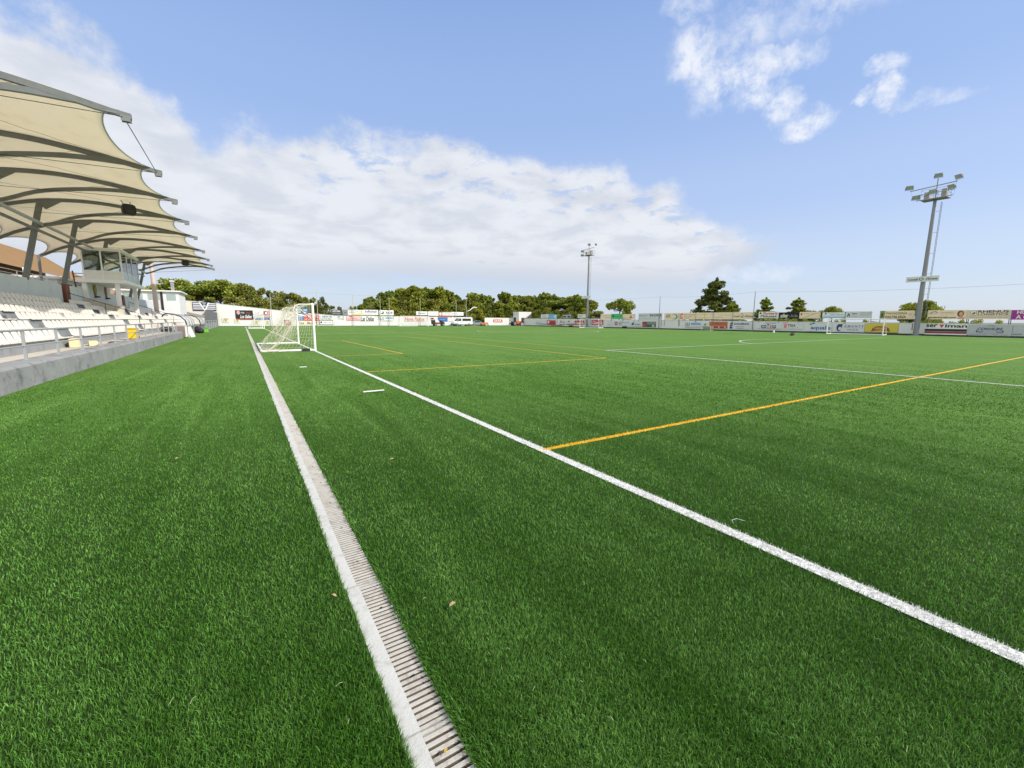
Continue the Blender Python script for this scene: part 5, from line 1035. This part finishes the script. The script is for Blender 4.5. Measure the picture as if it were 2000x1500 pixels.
# the wood behind the far wall
FW = [(29.0,5.9,1),(31.8,7.9,1),(34.8,9.2,1),(37.4,9.6,1),(41.2,10.6,1),(44.0,11.3,.95),(46.6,10.4,.95),(48.8,11.2,.95),(51.4,11.3,.95),(55.0,10.5,1),(58.7,9.4,1),(62.8,9.9,1),(66.6,9.8,1),(70.4,9.5,1),(75.2,10.6,1),(79.4,9.9,1),(83.6,9.9,1),(88.0,9.9,1)]
for i, (x, h, w) in enumerate(FW):
    tree('pine',x,126+2.2*math.sin(i*2.1),h*1.04,'bushy green pine in the back row of the far wood, %s from the left' % ordinal(i+1),w*1.35,None,'pines of the far wood')
for i in range(19):
    x = 29.5+i*3.15; tree('pine' if i % 3 else 'bush',x,120.3+1.2*math.sin(i*1.7),6.3+1.5*math.sin(i*2.3)**2,'lower green tree in the front row of the far wood, %s from the left' % ordinal(i+1),1.3,None,'pines of the far wood',name='pine_tree')
# behind the side wall
RT = [(84,124,10.3),(86,116,10.8),(84,110,9.9),(86,105,10.5),(85,100,9.4),(84,96,8.6),(85,92.5,7.6)]
for i, (x, y, h) in enumerate(RT): tree('pine' if i not in (3,) else 'umbrella',x,y,h,'pine behind the side wall left of the distant mast, %s from the left' % ordinal(i+1),1.4,None,'pines behind the side wall',name='pine_tree')
for i, (x, y, h) in enumerate([(77,118,5.2),(77,112,5.6),(77,107,5.0),(76,102,5.4),(76,97,4.8),(76.5,92,5.2),(78,88,5.0)]): tree('bush' if i % 2 else 'pine',x,y,h,'lower bushy tree right behind the raised boards, %s from the left' % ordinal(i+1),1.15,None,'pines behind the side wall')
tree('umbrella',85,81.5,8.6,'round umbrella pine with visible dark trunk above the green board',.92,1,'pines behind the side wall')
tree('pine',83,77.6,5.8,'yellowish small pine at the right foot of the round umbrella pine',.9,2,'pines behind the side wall')
tree('conifer',86,55.2,10.3,'tallest lone dark conifer above the cream boards',1.28,0)
tree('pine',84,50.2,5.4,'yellow green pine at the right foot of the tall conifer',1.15,3)
tree('conifer',86,44.7,6.0,'pointed green conifer left of the florist board pole',1.15,1)
tree('conifer',86,38.9,5.7,'broad green conifer above the black script board',1.5,1)
tree('umbrella',86,36.0,4.2,'small dark tree left of the black framed board',.8,1)
tree('umbrella',86,33.5,4.75,'small dark pointed pine above the black framed board',.75,2)
tree('pine',87,23.9,4.1,'small tree just left of the near mast above the bakery board',.9,0)
tree('umbrella',86,22.2,5.3,'dark rounded tree behind the near mast',1.0,1)
tree('pine',84,20.9,4.8,'yellowish tree right of the near mast foot',1.1,4)
for i, (y0, y1) in enumerate([(66,58),(57.5,39),(38.5,27.5),(26.5,23.2),(22.2,10.8),(9.9,9.0)]):
    h = MB(); cl = []; r = random.Random(i)
    n = max(3, int((y0-y1)*2.6)); cl = [((r.uniform(-.5,.5), y1+(y0-y1)*(k+.5)/n, .5+r.random()*1.35),(.5,.4,.45)) for k in range(n)]+[((0,y1+(y0-y1)*(k+.5)/n,.6),(.5,.5,.6)) for k in range(n)]
    o = bpy.data.objects.new('hedge', crown_mesh('hedge', cl, m_bush if i % 2 else m_pine, .10, 110, 70+i)); scn.collection.objects.link(o); o.location = (74.4,0,0)
    tag(o, ['hedge behind the long pale board','long dark hedge under the row of cream boards','green hedge under the florist and black boards','short hedge piece under the water drop board','bright green hedge between bakery board and logistics board','small bush under the purple board'][i], 'hedge', 'hedges behind the side wall')

# ================================================================ DUGOUTS AND THINGS BY THE STAND
m_dg = mat('dugout_plastic', (.62,.60,.60), .35, var=.06, scale=1.5, dirt=(.45,.43,.43), dirt_amt=.4); m_dgb = mat('dugout_banner', (.20,.20,.24), .6, var=.3, scale=4)
def dugout(lab, y0, y1):
    t = thing('dugout', lab, 'dugout', (-4.9,y0,0), 0, 'team dugouts')
    L = y1-y0; prof = [(.55,.75),(.62,1.05),(.55,1.45),(.25,1.80),(-.25,2.0),(-.75,2.06)]
    n = len(prof); vs = []
    # shell curves over the bench; its back faces the grass side of the camera
    N = 10; vs = [(v, L*k/N, z) for k in range(N+1) for v, z in prof]; fs = [(k*n+i, k*n+i+1, (k+1)*n+i+1, (k+1)*n+i) for k in range(N) for i in range(n-1)]
    sh = MB().add(vs, fs).build('shell', m_dg, t, smooth=True); so = sh.modifiers.new('thickness', 'SOLIDIFY'); so.thickness = .02
    MB().box(.50,.56,0,L,.03,.75).build('banner_skirt', m_dgb, t)
    for k in range(4):
        y = L*k/3; b = MB(); b.tube([(v+.03, y, z) for v, z in prof], .014, 6); b.tube([(.55,y,0),(.58,y,.8)], .014, 6); b.build('hoop', m_dkmetal, t)
    b = MB(); 
    for yy in (0,): b.tube([(v-.02, yy, z+.02) for v, z in prof]+[(-.95,yy,2.0),(-1.1,yy,1.8)], .05, 6)
    b.build('dark_edge', m_dkmetal, t)
    MB().box(-.5,-.1,.1,L-.1,.35,.45).build('bench', m_seat, t)
    b = MB(); b.box(.1,.5,-.02,.01,.5,1.0); b.build('end_panel', m_dgb, t)
dugout('nearer pale curved team dugout past the end of the kerb wall', 48.6, 56.0); dugout('farther dark team dugout near the lime green box', 63.5, 69.5)
t = thing('white_cabinet', 'white cabinet standing at the end of the kerb wall', 'cabinet', (-4.6,46.3,0)); MB().box(-.35,.42,0,1.0,.06,1.05).build('body', m_wpaint, t, bevel=.02); MB().box(-.4,.47,-.03,1.03,1.052,1.09).build('lid', m_wpaint, t); MB().box(-.28,.36,-.035,-.003,.12,1.0).build('door', mat('grey_brown_panel', (.22,.17,.16), .6), t)
t = thing('easel_board', 'white leaning A-frame board beside the white cabinet', 'board', (-4.12,47.6,0)); MB().prism([(-.2,0),(.2,0),(.07,.95),(-.07,.95)], 'x', -.02, .02).build('panel', m_wpaint, t); MB().beam((.02,0,.92),(.30,0,0),.035,.34).build('back_leg', m_wpaint, t)
t = thing('lime_box', 'bright lime green box on the grass by the far dugout', 'box', (-3.7,61.8,0)); MB().box(-.22,.22,-.25,.25,.02,.5).build('body', mat('lime_plastic', (.20,.48,.06), .4), t, bevel=.04); MB().box(-.24,.24,-.27,.27,.502,.55).build('lid', mat('lime_plastic', (.20,.48,.06), .4), t, bevel=.02)
t = thing('black_crate', 'stack of black equipment bags between the two dugouts', 'bags', (-4.3,60.8,0)); b = MB(); b.ball((0,0,.35),(.4,.5,.35)); b.ball((.2,-.8,.28),(.35,.4,.28)); b.ball((-.2,.9,.4),(.3,.35,.42)); b.build('bag', m_rubber, t, smooth=True)
t = thing('low_fence', 'low grey panel fence with rail past the dugouts toward the far wall', 'fence', (-4.5,0,0)); MB().box(-.03,.03,70,111.5,0,1.0).build('panel', mat('fence_grey', (.22,.24,.24), .7), t)
b = MB(); b.tube([(0,70,1.35),(0,111.5,1.35)], .035, 6); b.build('rail', m_galv, t)
for y in range(70,112,6): MB().box(.03,.10,y-.05,y+.05,0,1.4).build('post', m_galv, t)
t = thing('dark_shed', 'dark grey stepped shed against the cream wall', 'shed', (0,0,0)); MB().box(-6.3,-4.45,108.5,111.7,0,3.0).build('wall', mat('shed_grey', (.12,.13,.14), .7), t); MB().box(-6.3,-5.0,108.7,111.7,3.0,3.45).build('upper_block', mat('shed_grey', (.12,.13,.14), .7), t)
t = thing('ramp_wall', 'dark sloping stair parapet below the cream wall', 'wall', (0,0,0)); MB().prism([(-12.5,3.6),(-12.5,4.0),(-6.0,2.2),(-6.0,1.75)], 'y', 99, 99.3).build('slab', m_terr, t); MB().prism([(-12.5,0),(-12.5,3.6),(-6.0,1.74),(-6,0)], 'y', 99.02, 99.28).build('infill', m_creamw, t)
m_yel = mat('yellow_plastic', (.72,.50,.02), .4, var=.08, scale=4, dirt=(.4,.28,.04), dirt_amt=.3); m_foam = mat('cream_foam', (.72,.60,.36), .9, var=.08, scale=5)
t = thing('yellow_crate', 'yellow plastic two wheeled bin behind the rail', 'bin', (-5.42,32.1,.42), 0)
MB().prism([(-.2,.06),(.2,.06),(.24,.62),(-.24,.62)], 'y', 0, .85).build('body', m_yel, t, bevel=.03); MB().box(-.27,.27,-.05,.9,.622,.67).build('lid', m_yel, t, bevel=.02); MB().tube([(-.22,.90,.1),(.22,.90,.1)], .08, 12).build('wheel', m_rubber, t)
for i, (x, y, rz, s, lab) in enumerate([(-6.05,25.1,.1,(.30,.75,.36),'upright cream foam block on the walkway below the front row'),(-5.75,26.2,.25,(.30,1.1,.2),'flat cream foam block next to the upright one')]):
    o = MB().box(-s[0]/2,s[0]/2,-s[1]/2,s[1]/2,0,s[2]).build('foam_block', m_foam, None, (x,y,.42), rz, bevel=.015); tag(o, lab, 'foam block', 'foam blocks')
o = MB().box(-.3,.3,-.9,.9,0,.05).build('dark_mat', mat('brown_mat', (.09,.075,.06), .9), None, (-5.4,28.6,.42), .15, bevel=.01); tag(o, 'flat dark brown mat on the walkway beside the foam blocks', 'mat')

# ================================================================ VEHICLES BEYOND THE FAR TOUCHLINE
m_car = mat('white_car_paint', (.68,.69,.70), .25, 0, var=.03, spec=.6); m_win = mat('tinted_glass', (.02,.025,.03), .08, spec=.8); m_rim = mat('wheel_rim', (.35,.36,.37), .3, .6)
def wheel(t, x, y, r, w=.22):
    o = bpy.data.objects.new('wheel', None); scn.collection.objects.link(o); o.parent = t; o.location = (x,y,r)
    MB().tube([(0,-w/2,0),(0,w/2,0)], r, 20).build('tyre', m_rubber, o, bevel=.02); MB().tube([(0,-w/2-.012,0),(0,w/2+.012,0)], r*.58, 14).build('rim', m_rim, o)
def van():
    t = thing('minivan', 'white passenger minivan with dark side windows parked by the far wall', 'van', (49.0,108.3,0))
    side = [(.12,.42),(.10,.80),(.35,1.12),(1.15,1.38),(1.85,2.12),(2.25,2.32),(5.6,2.38),(5.85,2.25),(5.92,1.2),(5.92,.42)]
    MB().prism(side, 'y', 0, 1.95).build('body', m_car, t, bevel=.06)
    b = MB(); b.box(.10,5.9,-.02,1.97,.30,.45); b.prism([(.02,.30),(.02,.62),(.9,.70),(.9,.3)], 'y', -.015, 1.965); b.build('bumper', mat('grey_plastic', (.06,.06,.065), .6), t)
    b = MB(); b.prism([(1.30,1.42),(1.86,2.05),(2.35,2.05),(2.35,1.36)], 'y', -.012, -.002); b.build('cab_window', m_win, t)
    b = MB(); b.box(2.75,5.35,-.014,-.002,1.38,2.02); b.build('side_window', m_win, t)
    b = MB(); b.add([(1.13,.12,1.44),(1.13,1.83,1.44),(1.80,1.75,2.10),(1.80,.2,2.10)], [(0,1,2,3)]); b.build('windscreen', m_win, t)
    b = MB(); b.box(2.55,2.565,-.01,0,.5,2.1); b.box(4.0,4.015,-.01,0,.5,1.3); b.build('door_gap', m_rubber, t)
    b = MB(); b.ball((.28,.12,.88),(.18,.12,.16)); b.build('headlight', m_lglass, t); b = MB(); b.box(1.35,1.5,-.25,-.03,1.45,1.75); b.build('mirror', m_rubber, t)
    for x in (1.15, 4.75):
        for y in (.08, 1.87): wheel(t, x, y, .36)
van()
t = thing('parked_car', 'silver blue car partly hidden behind the minivan', 'car', (55.6,110.2,0))
MB().prism([(0,.3),(0,.75),(.5,.95),(1.1,1.42),(2.6,1.45),(3.3,1.0),(3.7,.9),(3.75,.3)], 'y', 0, 1.3).build('body', mat('silver_blue_paint', (.30,.36,.42), .25, .3), t, bevel=.06)
MB().prism([(.75,.95),(1.15,1.34),(2.5,1.37),(3.0,1.0)], 'y', -.01, -.002).build('side_window', m_win, t)
for x in (.75,3.0): wheel(t, x, .05, .3)
# tractor with fork mast
m_or2 = mat('orange_red_paint', (.55,.10,.03), .4, var=.08)
t = thing('forklift_tractor', 'red tractor with a tall dark fork mast in front of the scoreboard kiosk', 'tractor', (66.9,108.0,0))
MB().prism([(2.0,.5),(2.0,1.35),(2.4,1.5),(4.0,1.35),(4.1,.9),(4.0,.5)], 'y', -.4, .45).build('bonnet', m_or2, t, bevel=.04)
b = MB(); b.box(.8,2.1,-.5,.5,.5,1.0); b.build('chassis', m_dkmetal, t)
b = MB()
for x in (.95,2.05):
    for y in (-.5,.5): b.beam((x,y,1.0),(x+.05,y,2.55),.07,.07)
b.box(.85,2.25,-.6,.6,2.56,2.66); b.build('cab_frame', mat('cab_cream', (.55,.55,.5), .5), t)
b = MB(); b.box(1.0,2.05,-.47,-.46,1.05,2.5); b.build('cab_window', m_win, t)
b = MB()
for y in (-.35,.35): b.box(.12,.24,y-.06,y+.06,.2,3.35)
for z in (.5,1.6,3.2): b.box(.1,.2,-.35,.35,z,z+.12)
b.box(.24,.9,-.3,.3,.6,.85); b.build('fork_mast', m_dkmetal, t)
b = MB(); b.beam((.1,-.25,.25),(-.9,-.25,.25),.1,.05); b.beam((.1,.25,.25),(-.9,.25,.25),.1,.05); b.build('fork', m_dkmetal, t)
for y in (-.62,.62): wheel(t, 1.5, y, .68, .35); wheel(t, 3.4, y, .42, .25)
t = thing('utility_cart', 'small dark red utility cart with black dump bucket near the far goal', 'cart', (42.9,108.6,0))
MB().prism([(.0,.45),(-.1,1.55),(.75,1.6),(.9,.6)], 'y', -.5, .5).build('bucket', m_dkmetal, t, bevel=.03); MB().box(.6,2.6,-.4,.4,.45,.95).build('chassis', mat('dark_red_paint', (.25,.05,.04), .4), t, bevel=.03)
MB().prism([(.6,.95),(.8,1.9),(1.5,1.75),(2.0,.95)], 'y', -.42, .42).build('cover', m_wpaint, t, bevel=.03); MB().prism([(2.2,.5),(2.3,1.6),(3.0,1.3),(3.55,.9),(3.5,.45)], 'y', -.4, .4).build('engine_hood', m_dkmetal, t, bevel=.05)
for x in (.8,3.0):
    for y in (-.5,.5): wheel(t, x, y, .36)
o = MB().box(0,3.9,0,.15,0,.14).build('black_beam', m_dkmetal, None, (38.6,107.5,0)); tag(o, 'long black beam on the ground left of the utility cart', 'beam')
# kiosk with board
t = thing('kiosk', 'tall white kiosk with a black scoreboard at the pitch corner', 'kiosk', (0,0,0)); MB().box(71.6,76.3,110.2,113.5,0,4.2).build('wall', m_white, t, bevel=.03); bd_ = MB().box(72.6,75.2,110.12,110.19,.95,2.4).build('scoreboard', pal('black'), t)
b = MB()
for s, x0, x1, z0, z1 in (('LOCAL', 72.9, 73.8, 1.95, 2.2), ('VISIT.', 74.1, 75.0, 1.95, 2.2), ('0', 73.15, 73.5, 1.25, 1.75), ('0', 74.35, 74.7, 1.25, 1.75)):
    v, f = text_geo(s); b.add([(x0+px*(x1-x0), 110.11, z0+pz*(z1-z0)) for px, pz in v], f)
b.build('lettering', pal('grey'), bd_)
t = thing('white_box', 'small white box in front of the kiosk', 'box', (74.2,108.8,0)); MB().box(0,1.5,0,.8,.03,.85).build('body', m_wpaint, t, bevel=.03); MB().box(-.04,1.54,-.04,.84,.852,.92).build('lid', m_wpaint, t, bevel=.02)
for i, (x, y, lab) in enumerate([(58.6,109.8,'orange barrier nearest the silver car'),(60.0,110.4,'orange barrier left of the white corner wall')]):
    t = thing('barrier', lab, 'barrier', (x,y,0), 0, 'orange barriers'); MB().box(0,1.1,0,.06,.35,.95).build('panel', mat('barrier_orange', (.50,.15,.05), .6), t); b = MB(); b.box(.05,.12,-.2,.26,0,.348); b.box(.98,1.05,-.2,.26,0,.348); b.build('foot', m_rubber, t)
o = MB().box(0,2.4,0,.5,0,.12).build('pallet', mat('pallet_wood', (.40,.24,.12), .9, var=.2), None, (54.0,107.6,0), 0, bevel=.01); tag(o, 'low wooden pallet in front of the minivan rear', 'pallet')
b = MB(); r = random.Random(9)
for i in range(9): b.ball((r.uniform(0,4.5),r.uniform(0,.8),.15),(r.uniform(.3,.6),.35,r.uniform(.2,.42)), 8, 6)
o = b.build('debris_heap', mat('heap_brown', (.16,.12,.07), .95, var=.4, scale=6), None, (69.6,91.5,0), R(-75)); tag(o, 'brown heap of cut material at the foot of the side wall', 'heap')
for i, (x, y, lab) in enumerate([(70.9,84.8,'dark round opening box under the red board, far one'),(70.9,66.6,'dark round opening box at the wall under the slate capitals board')]):
    o = MB().box(-.25,.25,-.5,.5,0,.42).build('black_box', m_rubber, None, (x,y,0), 0, bevel=.05); tag(o, lab, 'box', 'black boxes at the side wall')
# small things on the turf
t = thing('kit_bag', 'small black kit bag lying on the pitch before the letter boards', 'bag', (55.0,25.2,0), .4); b = MB(); b.ball((0,0,.18),(.5,.22,.18)); b.ball((-.45,.1,.1),(.2,.15,.1)); b.build('bag', m_rubber, t, smooth=True); b = MB(); b.tube([(-.2,0,.3),(-.1,0,.42),(.1,0,.42),(.2,0,.3)], .02, 6); b.build('handle', m_rubber, t)
o = MB().tube([(0,0,0),(0,0,.35)], [.14,.10], 12).build('marker', m_wpaint, None, (66.8,33.2,0)); tag(o, 'small white marker near the side wall', 'marker')
o = MB().box(-.235,.235,-.022,.022,0,.022).build('white_strip', m_wpaint, None, (2.385,9.63,.034), .04, bevel=.004); tag(o, 'short white plastic strip lying between drain and touchline', 'strip')
for i, (x, y, s, rz) in enumerate([(1.62,15.8,.11,.1)]):
    o = MB().box(-s,s,-.015,.015,0,.02).build('white_stick', m_wpaint, None, (x,y,.034), rz); tag(o, 'thin white stick lying on the turf before the near goal', 'stick')
m_leaf = mat('dry_leaf', (.42,.30,.16), .8, var=.2, scale=30); m_leafy = mat('yellow_leaf', (.62,.42,.05), .7)
def leaf(x, y, z, s, rz, lab, m=None):
    vs = [(-s,0,.004),(-s*.4,s*.42,.010),(s*.4,s*.36,.014),(s,0,.004),(s*.35,-s*.4,.012),(-s*.4,-s*.36,.010),(0,0,0)]
    o = MB().add(vs, [(0,6,1),(1,6,2),(2,6,3),(3,6,4),(4,6,5),(5,6,0)]).build('fallen_leaf', m or m_leaf, None, (x,y,z), rz, smooth=True); so = o.modifiers.new('thickness','SOLIDIFY'); so.thickness = .002
    tag(o, lab, 'leaf', 'dry leaves on the turf')
leaf(.885,2.03,.036,.026,.4,'light brown leaf on the turf right of the drain'); leaf(-.75,6.0,.046,.03,1.2,'pale leaf on the left turf strip'); leaf(.33,2.45,.046,.02,2.2,'tiny brown leaf left of the channel edge')
leaf(.58,6.9,.016,.03,.2,'yellow leaf lying on the slotted drain cover', m_leafy); leaf(.53,1.30,.014,.012,.8,'small orange leaf on the nearest drain cover', m_leafy); leaf(1.33,4.7,.046,.03,.2,'pale leaf between drain and touchline'); leaf(-2.05,30.0,.046,.12,.2,'pale scrap on the left turf far from the camera')
o = MB().tube([(-.05,0,0),(-.02,.03,.006),(.03,.02,.01),(.06,-.03,.004)], .0015, 5).build('white_thread', m_wpaint, None, (3.25,1.76,.036)); tag(o, 'thin white thread curled on the turf right of the touchline', 'thread')
b = MB(); r = random.Random(21)
for i in range(60):
    a = R(32)+r.uniform(-1.1,1.1); d = 1.5*math.exp(r.uniform(0,1.9)); x, y, t_, L = d*math.sin(a), d*math.cos(a), r.uniform(0,3.14), r.uniform(.006,.018)
    if .36 < x < .66 or x < -4.2: continue
    c_, s_ = math.cos(t_)*L, math.sin(t_)*L; b.tube([(x-c_,y-s_,.034),(x+r.uniform(-.004,.004),y+r.uniform(-.004,.004),.042),(x+c_,y+s_,.036)], .0011, 4)
tag(b.build('loose_fibres', mat('dry_fibre', (.30,.36,.18), .8, var=.3, scale=50)), 'loose pale dry fibres scattered on the turf in the foreground', 'fibres', kind='stuff')
